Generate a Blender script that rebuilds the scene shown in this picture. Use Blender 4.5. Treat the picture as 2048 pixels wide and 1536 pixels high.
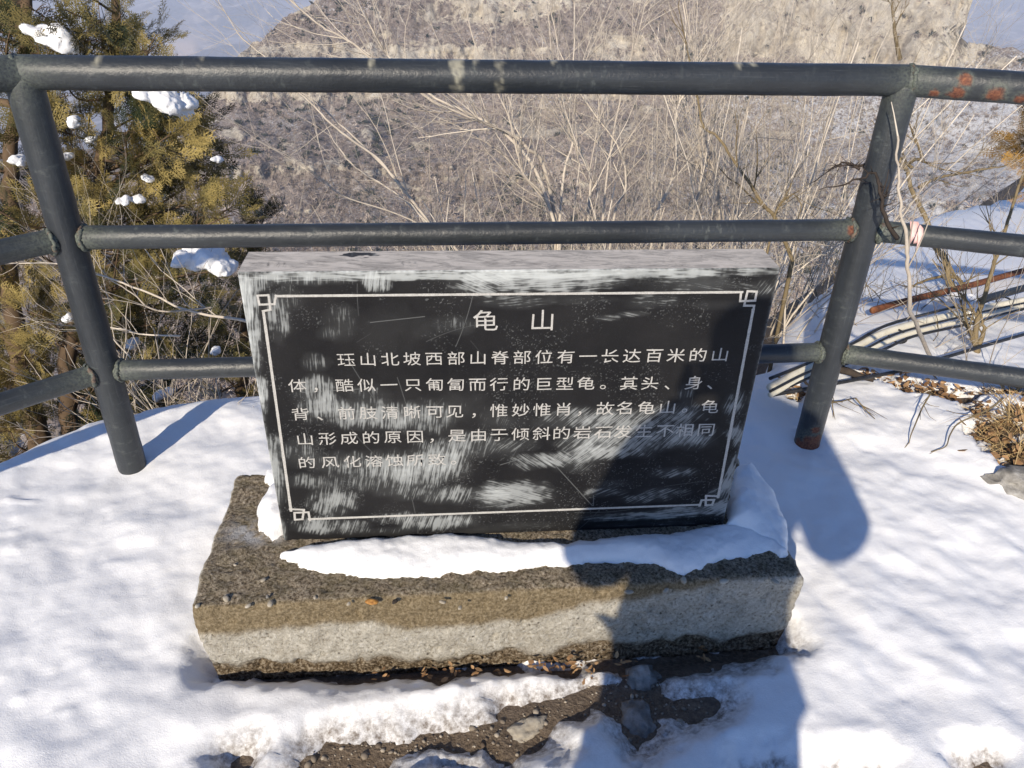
import bpy, math, random
import numpy as np
from mathutils import Matrix, Vector
for o in list(bpy.data.objects): bpy.data.objects.remove(o)
scn = bpy.context.scene
COL = scn.collection
R = math.radians
# ------------------------------------------------------------------ camera
CAM_H, F_PX = 1.45, 1545.5
PITCH, ROLL = 0.5375, 0.0278
CO = np.array([0, 0, CAM_H])
FW = np.array([0, math.cos(PITCH), -math.sin(PITCH)])
_rt = np.array([1., 0, 0]); _up = np.cross(_rt, FW)
RT = math.cos(ROLL)*_rt + math.sin(ROLL)*_up
UP = -math.sin(ROLL)*_rt + math.cos(ROLL)*_up
cd = bpy.data.cameras.new('camera'); cam = bpy.data.objects.new('camera', cd); COL.objects.link(cam)
cd.sensor_width = 36; cd.lens = F_PX/2048*36; cd.clip_start = 0.02; cd.clip_end = 20000
M = Matrix.Identity(4)
for i in range(3):
    M[i][0], M[i][1], M[i][2], M[i][3] = RT[i], UP[i], -FW[i], CO[i]
cam.matrix_world = M
scn.camera = cam
# ------------------------------------------------------------------ light
SUN_EL, SUN_AZ = R(28), R(20)          # light travels towards azimuth 20 deg right of +Y
SDIR = np.array([math.sin(SUN_AZ)*math.cos(SUN_EL), math.cos(SUN_AZ)*math.cos(SUN_EL), -math.sin(SUN_EL)])
w = bpy.data.worlds.new('World'); scn.world = w; w.use_nodes = True
wn = w.node_tree.nodes; bg = wn['Background']
sky = wn.new('ShaderNodeTexSky'); sky.sky_type = 'NISHITA'; sky.sun_disc = False
sky.sun_elevation = SUN_EL; sky.sun_rotation = R(200); sky.altitude = 900; sky.air_density = 1.0; sky.dust_density = 0.4; sky.ozone_density = 2.0
tint = wn.new('ShaderNodeMix'); tint.data_type = 'RGBA'; tint.blend_type = 'MULTIPLY'; tint.inputs[0].default_value = 1; tint.inputs[7].default_value = (.80, .97, 1.26, 1)   # cool white balance of a clear winter sky
w.node_tree.links.new(sky.outputs[0], tint.inputs[6]); w.node_tree.links.new(tint.outputs[2], bg.inputs[0]); bg.inputs[1].default_value = 0.10
sl = bpy.data.lights.new('sun', 'SUN'); sl.energy = 5.0; sl.angle = R(0.6); sl.color = (1, 0.885, 0.71)
so = bpy.data.objects.new('sun', sl); COL.objects.link(so)
so.rotation_euler = Vector(SDIR).to_track_quat('-Z', 'Y').to_euler()
scn.view_settings.view_transform = 'Standard'; scn.view_settings.look = 'None'
scn.view_settings.exposure = 0.20; scn.view_settings.gamma = 1
scn.cycles.max_bounces = 8; scn.cycles.volume_bounces = 1; scn.cycles.sample_clamp_indirect = 6
# ------------------------------------------------------------------ helpers
rng = np.random.default_rng(7); random.seed(7)
def ray(px, py): return FW + RT*(px-1024)/F_PX - UP*(py-768)/F_PX
def onz(px, py, z=0.0):
    d = ray(px, py); return CO + d*(z-CAM_H)/d[2]
def PD(px, py, depth): return CO + ray(px, py)*depth        # point at a depth along the lens axis
def onplane(px, py, p0, n):
    d = ray(px, py); return CO + d*(((p0-CO)@n)/(d@n))
def tag(o, label=None, cat=None, group=None, kind=None):
    if label: o['label'] = label
    if cat: o['category'] = cat
    if group: o['group'] = group
    if kind: o['kind'] = kind
    return o
def empty(name, loc=(0, 0, 0)):
    o = bpy.data.objects.new(name, None); o.location = tuple(map(float, loc)); COL.objects.link(o); return o
def mk(name, V, F, mat, parent=None, smooth=True, attrs=None, origin=None):
    """V (n,3) in world space; F = (m,k) int array or list of such arrays."""
    V = np.asarray(V, float)
    Fs = F if isinstance(F, list) else [F]
    Fs = [np.asarray(f, int) for f in Fs if len(f)]
    if origin is None: origin = np.array(parent.matrix_world.translation) if parent is not None and False else None
    loc = np.zeros(3) if origin is None else np.asarray(origin, float)
    if parent is not None: base = np.array(world_loc(parent))
    else: base = np.zeros(3)
    me = bpy.data.meshes.new(name)
    me.vertices.add(len(V)); me.vertices.foreach_set('co', (V-(loc if parent is None or origin is not None else base)).ravel().astype('f4'))
    li = np.concatenate([f.ravel() for f in Fs]); tot = np.concatenate([np.full(len(f), f.shape[1]) for f in Fs])
    me.loops.add(len(li)); me.loops.foreach_set('vertex_index', li.astype('i4'))
    st = np.concatenate([[0], np.cumsum(tot)[:-1]])
    me.polygons.add(len(tot)); me.polygons.foreach_set('loop_start', st.astype('i4'))
    me.polygons.foreach_set('loop_total', tot.astype('i4'))
    if smooth: me.polygons.foreach_set('use_smooth', np.ones(len(tot), bool))
    me.update(calc_edges=True); me.validate()
    for k, a in (attrs or {}).items():
        at = me.attributes.new(k, 'FLOAT', 'POINT'); at.data.foreach_set('value', np.asarray(a, 'f4').ravel())
    if mat: me.materials.append(mat)
    o = bpy.data.objects.new(name, me); COL.objects.link(o)
    if parent is not None:
        o.parent = parent
        o.location = (0, 0, 0) if origin is None else tuple(loc-base)
    else: o.location = tuple(loc)
    return o
def world_loc(o):
    v = np.array(o.location)
    while o.parent is not None:
        o = o.parent; v = v+np.array(o.location)
    return v
def grid_faces(nr, nc, off=0):
    i = np.arange(nr-1)[:, None]*nc+np.arange(nc-1)[None]
    i = i.ravel()+off
    return np.stack([i, i+1, i+nc+1, i+nc], 1)
def _h(ix, iy, iz, s):
    n = (ix*374761393+iy*668265263+iz*2147483647+s*974634777) & 0xffffffff
    n = ((n ^ (n >> 13))*1274126177) & 0xffffffff
    n = n ^ (n >> 16)
    return (n & 0xffff)/65535.0
def vn(x, y, z=0.0, s=0):
    x, y, z = np.broadcast_arrays(np.asarray(x, float), np.asarray(y, float), np.asarray(z, float))
    ix, iy, iz = (np.floor(a).astype(np.int64) for a in (x, y, z))
    fx, fy, fz = x-ix, y-iy, z-iz
    fx, fy, fz = (f*f*(3-2*f) for f in (fx, fy, fz))
    r = 0
    flat = not np.any(fz)
    for a in (0, 1):
        wx = fx if a else 1-fx
        for b in (0, 1):
            wy = fy if b else 1-fy
            for c in ((0,) if flat else (0, 1)):
                wz = fz if c else 1-fz
                r = r+wx*wy*wz*_h(ix+a, iy+b, iz+c, s)
    return r
def fbm(x, y, z=0.0, s=0, o=4, g=0.5):
    r, a, t = 0, 1.0, 0
    for k in range(o):
        f = 2.03**k
        r = r+a*vn(np.asarray(x)*f, np.asarray(y)*f, np.asarray(z)*f, s+k*17); t += a; a *= g
    return r/t
def sstep(a, b, x):
    t = np.clip((x-a)/(b-a), 0, 1); return t*t*(3-2*t)
def sdpoly(x, y, poly):
    """signed distance, negative inside"""
    x = np.asarray(x, float); y = np.asarray(y, float)
    p = np.asarray(poly, float)[:, :2]; d = np.full(x.shape, 1e18); ins = np.zeros(x.shape, bool)
    for i in range(len(p)):
        a, b = p[i], p[(i+1) % len(p)]; e = b-a
        t = np.clip(((x-a[0])*e[0]+(y-a[1])*e[1])/(e@e+1e-12), 0, 1)
        d = np.minimum(d, (x-a[0]-t*e[0])**2+(y-a[1]-t*e[1])**2)
        if a[1] != b[1]:
            c = ((a[1] > y) != (b[1] > y)) & (x < (b[0]-a[0])*(y-a[1])/(b[1]-a[1])+a[0])
            ins ^= c
    d = np.sqrt(d); return np.where(ins, -d, d)
def smooth_path(pts, n=6):
    p = np.asarray(pts, float)
    if len(p) < 3:
        t = np.linspace(0, 1, n+1)[:, None]; return p[0]*(1-t)+p[-1]*t
    q = np.vstack([2*p[0]-p[1], p, 2*p[-1]-p[-2]]); out = []
    for i in range(1, len(q)-2):
        for t in np.linspace(0, 1, n, endpoint=False):
            a, b, c, d = q[i-1:i+3]
            out.append(.5*((2*b)+(c-a)*t+(2*a-5*b+4*c-d)*t*t+(3*b-a-3*c+d)*t**3))
    out.append(p[-1]); return np.array(out)
def tube(P, r, sides=6, cap=True):
    P = np.asarray(P, float); n = len(P); r = np.broadcast_to(np.asarray(r, float), (n,))
    T = np.gradient(P, axis=0); T /= np.linalg.norm(T, axis=1)[:, None]+1e-12
    a = np.array([0, 0, 1.]) if abs(T[0][2]) < .9 else np.array([1., 0, 0])
    N = np.zeros_like(P); u = np.cross(T[0], a); u /= np.linalg.norm(u); N[0] = u
    for i in range(1, n):
        u = N[i-1]-T[i]*(N[i-1]@T[i]); N[i] = u/(np.linalg.norm(u)+1e-12)
    B = np.cross(T, N); an = np.arange(sides)*2*math.pi/sides
    V = P[:, None]+r[:, None, None]*(N[:, None]*np.cos(an)[None, :, None]+B[:, None]*np.sin(an)[None, :, None])
    V = V.reshape(-1, 3)
    i = np.arange(n-1)[:, None]*sides; j = np.arange(sides)[None]; k = (j+1) % sides
    F = np.stack([i+j, i+k, i+sides+k, i+sides+j], -1).reshape(-1, 4)
    if cap:
        V = np.vstack([V, P[0], P[-1]]); c0, c1 = len(V)-2, len(V)-1
        jj = np.arange(sides); kk = (jj+1) % sides; e = (n-1)*sides
        T3 = np.vstack([np.stack([jj*0+c0, kk, jj], 1), np.stack([jj*0+c1, e+jj, e+kk], 1)])
        return V, F, T3
    return V, F, np.zeros((0, 3), int)
class MB:
    def __init__(s): s.V = []; s.Q = []; s.T = []; s.n = 0; s.A = []
    def add(s, V, Q=None, T=None, a=0.0):
        if Q is not None and len(Q): s.Q.append(np.asarray(Q, int)+s.n)
        if T is not None and len(T): s.T.append(np.asarray(T, int)+s.n)
        s.V.append(np.asarray(V, float)); s.n += len(V); s.A.append(np.broadcast_to(np.asarray(a, float), (len(V),)))
    def tube(s, P, r, sides=5, a=0.0, cap=True):
        V, Q, T = tube(P, r, sides, cap); s.add(V, Q, T, a)
    def build(s, name, mat, parent=None, smooth=True, origin=None):
        fs = []
        if s.Q: fs.append(np.vstack(s.Q))
        if s.T: fs.append(np.vstack(s.T))
        return mk(name, np.vstack(s.V), fs, mat, parent, smooth, {'tone': np.concatenate(s.A)}, origin)
def blob(c, rad, seed=0, n=3, amp=.25, freq=1.4, flat=None, ax=None):
    """lumpy rounded stone or snow lump"""
    import bmesh
    bm = bmesh.new(); bmesh.ops.create_icosphere(bm, subdivisions=n, radius=1)
    V = np.array([v.co[:] for v in bm.verts]); F = np.array([[v.index for v in f.verts] for f in bm.faces]); bm.free()
    k = 1+amp*2*(fbm(V[:, 0]*freq+5+seed*3.7, V[:, 1]*freq+9, V[:, 2]*freq+2, seed, 4)-.5)
    V = V*k[:, None]
    if flat is not None: V[:, 2] = np.where(V[:, 2] < 0, V[:, 2]*flat, V[:, 2])
    V = V*np.asarray(rad)
    if ax is not None:
        A = np.asarray(ax, float); V = V@A
    return V+np.asarray(c), F
# ------------------------------------------------------------------ materials
def mat(name, rough=.8, spec=.3):
    m = bpy.data.materials.new(name); m.use_nodes = True; nt = m.node_tree
    b = nt.nodes['Principled BSDF']; b.inputs['Roughness'].default_value = rough
    b.inputs['Specular IOR Level'].default_value = spec
    return m, nt, b
def nd(nt, t, ins=None, **kw):
    n = nt.nodes.new(t)
    for k, v in kw.items(): setattr(n, k, v)
    for k, v in (ins or {}).items():
        if isinstance(v, bpy.types.NodeSocket): nt.links.new(v, n.inputs[k])
        else: n.inputs[k].default_value = v
    return n
def noise(nt, vec, scale, detail=4, rough=.55, dist=0.0):
    n = nd(nt, 'ShaderNodeTexNoise', {'Scale': scale, 'Detail': detail, 'Roughness': rough, 'Distortion': dist})
    if vec is not None: nt.links.new(vec, n.inputs['Vector'])
    return n.outputs['Fac']
def ramp(nt, fac, stops):
    r = nd(nt, 'ShaderNodeValToRGB', {'Fac': fac}); e = r.color_ramp.elements
    while len(e) < len(stops): e.new(.5)
    for el, (p, c) in zip(e, stops):
        el.position = p; el.color = (c if len(c) == 4 else (*c, 1)) if hasattr(c, '__len__') else (c, c, c, 1)
    return r.outputs[0]
def mix(nt, fac, a, b, blend='MIX'):
    n = nd(nt, 'ShaderNodeMix', data_type='RGBA', blend_type=blend)
    for s, v in ((n.inputs[0], fac), (n.inputs[6], a), (n.inputs[7], b)):
        if isinstance(v, bpy.types.NodeSocket): nt.links.new(v, s)
        else: s.default_value = v if not hasattr(v, '__len__') or len(v) == 4 else (*v, 1)
    return n.outputs[2]
def mth(nt, op, a, b=None, clamp=False):
    n = nd(nt, 'ShaderNodeMath', operation=op, use_clamp=clamp)
    for s, v in zip(n.inputs, (a, b)):
        if v is None: continue
        if isinstance(v, bpy.types.NodeSocket): nt.links.new(v, s)
        else: s.default_value = v
    return n.outputs[0]
def attr(nt, name): return nd(nt, 'ShaderNodeAttribute', attribute_name=name).outputs['Fac']
def geo(nt): return nd(nt, 'ShaderNodeNewGeometry')
def pos(nt): return geo(nt).outputs['Position']
def scl(nt, v, s):
    return nd(nt, 'ShaderNodeVectorMath', {0: v, 1: s}, operation='MULTIPLY').outputs[0]
def bump(nt, b, h, strength=.5, dist=.01):
    n = nd(nt, 'ShaderNodeBump', {'Height': h, 'Strength': strength, 'Distance': dist}); nt.links.new(n.outputs[0], b.inputs['Normal'])
def setc(nt, b, c): nt.links.new(c, b.inputs['Base Color'])

def m_snow():
    m, nt, b = mat('snow_material', .55, .25); p = pos(nt)
    g = noise(nt, p, 500, 2, .7); l = noise(nt, p, 6, 4)
    c = mix(nt, ramp(nt, l, [(.3, 0.), (.75, 1.)]), (.86, .865, .875), (.90, .90, .90))
    c = mix(nt, ramp(nt, g, [(.3, .35), (.6, 0.)]), c, (.76, .77, .79))
    dirt = attr(nt, 'dirt')
    gd = noise(nt, p, 70, 5, .7)
    f = mth(nt, 'MULTIPLY', dirt, ramp(nt, gd, [(.35, .15), (.65, 1.)]))
    c = mix(nt, f, c, (.17, .14, .115))
    setc(nt, b, c)
    h = mth(nt, 'ADD', mth(nt, 'MULTIPLY', noise(nt, p, 330, 3, .75), .45), mth(nt, 'MULTIPLY', noise(nt, p, 55, 4, .6), .55))
    bump(nt, b, h, .42, .006)
    b.inputs['Subsurface Weight'].default_value = 0.0
    return m
SNOW = m_snow()
def m_ground():
    m, nt, b = mat('ground_material', .9, .2); p = pos(nt)
    a = noise(nt, p, 9, 6, .65); f = noise(nt, p, 90, 5, .7); g = noise(nt, p, 1.1, 5, .6)
    c = ramp(nt, f, [(.25, (.06, .045, .032)), (.5, (.18, .135, .095)), (.72, (.33, .265, .195))])
    c = mix(nt, ramp(nt, a, [(.4, 0.), (.7, .6)]), c, (.22, .17, .125))
    c = mix(nt, ramp(nt, g, [(.45, 0.), (.7, .5)]), c, (.19, .165, .155))
    setc(nt, b, c); bump(nt, b, mth(nt, 'ADD', f, mth(nt, 'MULTIPLY', a, 1.5)), .9, .02); return m
GROUND = m_ground()
def m_concrete():
    m, nt, b = mat('concrete_material', .9, .25); p = pos(nt)
    n1 = noise(nt, p, 140, 5, .7); n2 = noise(nt, p, 22, 5, .6); n3 = noise(nt, p, 420, 3, .7)
    dry = ramp(nt, n1, [(.32, (.20, .175, .135)), (.44, (.46, .425, .355)), (.55, (.58, .545, .465)), (.68, (.74, .70, .63))])
    dry = mix(nt, ramp(nt, n2, [(.4, 0.), (.7, .45)]), dry, (.30, .26, .20))
    wet = ramp(nt, n1, [(.34, (.11, .082, .046)), (.5, (.24, .185, .108)), (.66, (.37, .30, .195))])
    top = ramp(nt, n1, [(.35, (.04, .03, .02)), (.44, (.18, .14, .096)), (.55, (.36, .30, .22)), (.68, (.56, .49, .39))])
    top = mix(nt, ramp(nt, n2, [(.42, 0.), (.65, .5)]), top, (.115, .10, .05))
    crm = ramp(nt, n1, [(.38, (.04, .028, .016)), (.5, (.16, .115, .068)), (.64, (.42, .36, .27))])
    vo = nd(nt, 'ShaderNodeTexVoronoi', {'Vector': p, 'Scale': 52.0}); ag = ramp(nt, vo.outputs['Distance'], [(.10, 1.), (.20, 0.)])
    dry = mix(nt, mth(nt, 'MULTIPLY', ag, ramp(nt, n2, [(.45, 0.), (.55, .8)])), dry, (.60, .57, .50))
    v2 = nd(nt, 'ShaderNodeTexVoronoi', {'Vector': p, 'Scale': 34.0}); pit = ramp(nt, v2.outputs['Distance'], [(.07, 1.), (.13, 0.)])
    dry = mix(nt, mth(nt, 'MULTIPLY', pit, .8), dry, (.07, .055, .04))
    c = mix(nt, attr(nt, 'wet'), dry, wet); c = mix(nt, attr(nt, 'top'), c, top); c = mix(nt, attr(nt, 'crumb'), c, crm)
    c = mix(nt, attr(nt, 'frost'), c, (.42, .42, .43))
    setc(nt, b, c)
    bump(nt, b, mth(nt, 'ADD', n1, mth(nt, 'MULTIPLY', n3, .6)), 1.0, .008); return m
CONC = m_concrete()
def m_slab():
    m, nt, b = mat('black_stone_material', .58, .10); p = pos(nt)
    f = noise(nt, p, 600, 3, .7); l = noise(nt, p, 7, 5, .6)
    c = ramp(nt, l, [(.3, (.010, .010, .011)), (.7, (.020, .0195, .020))])
    c = mix(nt, ramp(nt, f, [(.55, 0.), (.8, .35)]), c, (.065, .065, .065))
    wv = attr(nt, 'chalk')
    c = mix(nt, wv, c, (.52, .545, .54))
    du = attr(nt, 'dust')
    ps = scl(nt, p, (16, 60, 30)); k = noise(nt, ps, 1.0, 8, .75, .8)
    dc = ramp(nt, k, [(.3, (.20, .185, .165)), (.46, (.38, .355, .325)), (.54, (.52, .48, .43)), (.7, (.60, .56, .52))])
    c = mix(nt, du, c, dc)
    setc(nt, b, c)
    r = mth(nt, 'ADD', mth(nt, 'MULTIPLY', mth(nt, 'ADD', wv, du, True), .4), .42); nt.links.new(r, b.inputs['Roughness'])
    bump(nt, b, f, .12, .003); return m
SLAB = m_slab()
def m_simple(name, stops, scale=40, rough=.85, spec=.25, bmp=.4, bd=.005, tone=None, detail=4):
    m, nt, b = mat(name, rough, spec); p = pos(nt); n = noise(nt, p, scale, detail, .6)
    c = ramp(nt, n, stops)
    if tone is not None: c = mix(nt, attr(nt, 'tone'), c, tone)
    setc(nt, b, c)
    if bmp: bump(nt, b, n, bmp, bd)
    return m
CHALK = m_simple('engraved_paint', [(.3, (.33, .32, .30)), (.7, (.50, .485, .46))], 300, .9, .1, .2, .002)
def m_steel():
    m, nt, b = mat('painted_steel', .36, .5)
    u, v = attr(nt, 'u'), attr(nt, 'v')
    cv = nd(nt, 'ShaderNodeCombineXYZ', {'X': u, 'Y': v}).outputs[0]
    st = noise(nt, scl(nt, cv, (55, 5, 1)), 1.0, 5, .7)      # drips round the pipe
    sc = noise(nt, scl(nt, cv, (9, 60, 1)), 1.0, 5, .7)      # scuffs along it
    p = pos(nt); f = noise(nt, p, 160, 5, .7); big = noise(nt, p, 5, 4)
    c = ramp(nt, big, [(.3, (.017, .020, .024)), (.7, (.032, .037, .042))])
    pat = mth(nt, 'MULTIPLY', ramp(nt, st, [(.55, 0.), (.72, 1.)]), ramp(nt, big, [(.42, .04), (.62, .75)]))
    c = mix(nt, pat, c, (.11, .125, .12))
    c = mix(nt, mth(nt, 'MULTIPLY', ramp(nt, sc, [(.55, 0.), (.8, 1.)]), .45), c, (.12, .13, .135))
    pal = attr(nt, 'patina'); c = mix(nt, mth(nt, 'MULTIPLY', pal, ramp(nt, f, [(.35, 0.), (.6, .9)])), c, (.16, .18, .14))
    c = mix(nt, attr(nt, 'spot'), c, (.36, .34, .26))
    rs = attr(nt, 'rust'); rc = ramp(nt, f, [(.3, (.045, .014, .009)), (.5, (.15, .042, .018)), (.75, (.30, .115, .045))])
    c = mix(nt, rs, c, rc)
    setc(nt, b, c)
    r = mth(nt, 'ADD', .40, mth(nt, 'MULTIPLY', mth(nt, 'ADD', pat, mth(nt, 'ADD', rs, pal), True), .35)); nt.links.new(r, b.inputs['Roughness'])
    bump(nt, b, mth(nt, 'ADD', mth(nt, 'MULTIPLY', f, .6), mth(nt, 'MULTIPLY', noise(nt, p, 60, 3), 1.)), .35, .004); return m
STEEL = m_steel()
def m_tone(name, c0, c1, rough=.85, spec=.2, nscale=30, trans=0.0):
    m, nt, b = mat(name, rough, spec); p = pos(nt)
    t = mth(nt, 'ADD', attr(nt, 'tone'), mth(nt, 'MULTIPLY', mth(nt, 'SUBTRACT', noise(nt, p, nscale, 4, .7), .5), .7), True)
    setc(nt, b, mix(nt, t, c0, c1)); return m
TWIG = m_tone('pale_twig_bark', (.15, .12, .098), (.74, .66, .55), nscale=25)
DARKTWIG = m_tone('dark_twig_bark', (.035, .028, .024), (.12, .09, .07), nscale=30)
OLIVEBARK = m_tone('olive_bark', (.10, .075, .04), (.29, .225, .13), nscale=30)
CYBARK = m_tone('cypress_bark', (.05, .034, .022), (.17, .115, .07), nscale=18)
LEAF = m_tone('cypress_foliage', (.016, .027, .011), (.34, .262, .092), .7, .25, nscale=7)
GRASS = m_tone('dry_grass_blades', (.22, .14, .06), (.56, .42, .22), nscale=20)
LITTER = m_tone('fallen_leaves', (.13, .065, .03), (.46, .29, .15), nscale=40)
ROCK = m_simple('grey_rock', [(.3, (.10, .095, .085)), (.5, (.22, .21, .195)), (.72, (.42, .41, .39))], 28, .85, .3, .8, .01, detail=6)
PALEROCK = m_simple('pale_rock', [(.3, (.20, .17, .13)), (.55, (.40, .36, .29)), (.75, (.52, .49, .42))], 22, .85, .3, .7, .01, detail=6)
# ------------------------------------------------------------------ terrain
PLATEAU = [(-5, -9), (-4, -2), (-2.8, .5), (-1.55, 1.80), (-1.36, 2.02), (-1.13, 2.17), (-.87, 2.25), (-.3, 2.31), (.3, 2.34), (.85, 2.40), (1.12, 2.62)]
PLATEAU += [tuple(onz(x, y, z)[:2]) for x, y, z in ((1625, 650, -.2), (1745, 535, -.38), (1830, 440, -.62), (2048, 385, -.85))]
PLATEAU += [(9, 13), (14, 13), (14, -9)]
def zplat(x, y):
    s = np.maximum(0, y-2.35); s = s*s/(s+.25)
    m = .10*np.exp(-(((x-1.95)/.45)**2+((y-2.05)/.35)**2))
    return -.165*s+m
def terr(x, y):
    x = np.asarray(x, float); y = np.asarray(y, float)
    d = sdpoly(x, y, PLATEAU)
    dd = np.maximum(0, d+.06+.07*(fbm(x*2.3, y*2.3, 0, 3)-.5))
    fall = 1.25*dd*dd/(dd+.22)
    r = np.hypot(x, y)
    deep = np.where(r < 90, np.minimum(fall, 78), 78)
    far = 78+450*sstep(335, 900, r)
    z = np.maximum(zplat(x, y), -1.6)-np.where(r > 120, far, deep)
    n = (fbm(x*.9, y*.9, 0, 5)-.5)*.35*np.clip(dd, 0, 1.5)+(fbm(x*.08, y*.08, 0, 6)-.5)*np.clip(dd-5, 0, 12)*.8
    fine = (fbm(x*9, y*9, 0, 8, 5)-.5)*.03
    pu = (x-.0079)*.9945+(y-1.1916)*.1048; pv = -(x-.0079)*.1048+(y-1.1916)*.9945
    pd = np.hypot(np.maximum(np.abs(pu)-.655, 0), np.maximum(np.maximum(-pv, pv-.45), 0)); fine = fine-.032*np.exp(-pd/.045)
    return z+n+fine
def onterr(px, py, off=0.0):
    d = ray(px, py); d = d/np.linalg.norm(d); lo = .5
    ts = np.linspace(.8, 14, 1200); P = CO+d*ts[:, None]
    g = P[:, 2]-terr(P[:, 0], P[:, 1])-off
    k = np.argmax(g < 0); k = k if g[k] < 0 else len(ts)-1
    return P[k]
def axis(a, b, step, lo, hi, g=1.16):
    m = np.arange(a, b+1e-9, step); L = []; s = step; v = a
    while v > lo: s *= g; v -= s; L.append(v)
    H = []; s = step; v = m[-1]
    while v < hi: s *= g; v += s; H.append(v)
    return np.array(L[::-1]+list(m)+H)
gx = axis(-1.6, 2.4, .014, -7500, 7500); gy = axis(.7, 3.2, .014, -7500, 7500)
X, Y = np.meshgrid(gx, gy); Z = terr(X, Y)
tag(mk('ground', np.stack([X.ravel(), Y.ravel(), Z.ravel()], 1), grid_faces(len(gy), len(gx)), GROUND), kind='structure')
# plinth / slab placement (metres)
BC, BYAW, BW, BD, BH = np.array([.0079, 1.1916, 0]), .105, 1.3267, .45, .225
SC, SYAW, SW, SD, SH, SLEAN = np.array([.0014, 1.3733, BH]), .0926, 1.0288, .0992, .6631, -.016
ba = np.array([math.cos(BYAW), math.sin(BYAW), 0]); bb = np.array([-math.sin(BYAW), math.cos(BYAW), 0])
# melted openings in the snow, outlines on the ground
def gpoly(pts, z=.02): return [tuple(onz(x, y, z)[:2]) for x, y in pts]
MELT = [gpoly(p) for p in (
    [(412, 1338), (640, 1352), (860, 1349), (960, 1338), (1080, 1338), (1180, 1352), (1180, 1300), (415, 1300)],
    [(1165, 1340), (1330, 1350), (1440, 1325), (1580, 1290), (1560, 1260), (1160, 1280)],
    [(1170, 1350), (1310, 1345), (1345, 1385), (1430, 1392), (1425, 1415), (1360, 1440), (1330, 1430), (1318, 1462), (1270, 1482), (1240, 1455), (1235, 1420), (1185, 1400), (1160, 1430), (1120, 1435), (1100, 1470), (1060, 1500), (1010, 1512), (960, 1490), (900, 1500), (860, 1490), (790, 1502), (770, 1536), (700, 1560), (560, 1570), (610, 1500), (700, 1478), (800, 1475), (900, 1455), (985, 1440), (1005, 1412), (1060, 1395), (1130, 1380)],
    [(460, 1515), (485, 1500), (505, 1508), (500, 1530), (470, 1535)],
    [(1490, 1524), (1540, 1520), (1580, 1530), (1700, 1528), (1760, 1530), (1760, 1640), (1480, 1640)],
    [(1925, 1524), (1960, 1518), (1990, 1524), (1990, 1560), (1920, 1560)],
    [(860, 1505), (900, 1512), (960, 1530), (900, 1545), (850, 1535)])]
LITTERSPOTS = [(1735, 768, .06), (1790, 778, .07), (1855, 790, .06), (1905, 805, .07), (1960, 830, .05), (1965, 880, .07), (2010, 860, .1), (2035, 910, .12), (2045, 840, .1), (1600, 800, .05), (1830, 800, .05), (2048, 945, .10), (2046, 800, .07), (1985, 800, .05)]
LSP = [(onterr(x, y)[:2], r) for x, y, r in LITTERSPOTS]
def snow_thick(x, y):
    d = sdpoly(x, y, PLATEAU)
    t = .045+.012*(fbm(x*1.7, y*1.7, 0, 21)-.5)
    nz = fbm(x*14, y*14, 0, 22, 5)-.5+.42*(fbm(x*75, y*75, 0, 23, 3)-.5)
    dirt = np.zeros_like(t)
    for pi, p in enumerate(MELT):
        s = sdpoly(x, y, p)+nz*.06-(.012 if pi == 2 else 0)
        t = np.minimum(t, np.clip(s*.62+.008, -.06, 1)+.0)
        dirt = np.maximum(dirt, 1-sstep(-.01, (.022 if pi in (0, 4, 5) else .075), s+.03*nz))
    for (c, r) in LSP:
        s = np.hypot(x-c[0], (y-c[1])*1.3)-r*.75+nz*.16
        t = np.minimum(t, np.clip(s*.9+.012, -.06, 1)); dirt = np.maximum(dirt, .8*(1-sstep(-.01, .03, s)))
    # soot-grey melting zone in front of the plinth
    g = np.exp(-(((x+.08)/.40)**2+((y-1.00)/.085)**2)); dirt = np.maximum(dirt, .62*g*sstep(.25, .7, fbm(x*7, y*7, 0, 33)))
    e = d+.05*(fbm(x*3, y*3, 0, 24)-.5)
    t = t-np.maximum(0, e-.10)*1.2
    # dug-out hollow along the plinth foot
    return t, dirt
def snow_z(x, y):
    t, dirt = snow_thick(x, y)
    # walked-on lumps, stronger to the right of the plinth
    k = .12+.88*sstep(.45, .9, x)
    u = x*.8-y*.6; v = x*.6+y*.8
    lump = (fbm(u*5.0, v*9.5, 0, 41, 3)-.5)*.0135*k+(fbm(x*22, y*26, 0, 43, 3)-.5)*.0022*(.5+k)+.0045*(1-.75*sstep(.3, .8, x))*sstep(.76, .88, vn(x*34, y*40, 0, 45))*sstep(.52, .66, fbm(x*2.1, y*3.0, 0, 46, 2))+(fbm(x*1.6, y*2.4, 0, 44, 2)-.5)*.018
    ft = np.clip(t/.04, 0, 1)
    base = terr(x, y)
    return base+t+lump*ft, dirt
sx = axis(-1.65, 2.1, .010, -5.5, 9, 1.10); sy = axis(.78, 2.75, .010, -4, 12, 1.10)
X, Y = np.meshgrid(sx, sy); Z, Dm = snow_z(X, Y)
tag(mk('snow', np.stack([X.ravel(), Y.ravel(), Z.ravel()], 1), grid_faces(len(sy), len(sx)), SNOW, attrs={'dirt': Dm}), kind='structure')
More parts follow.
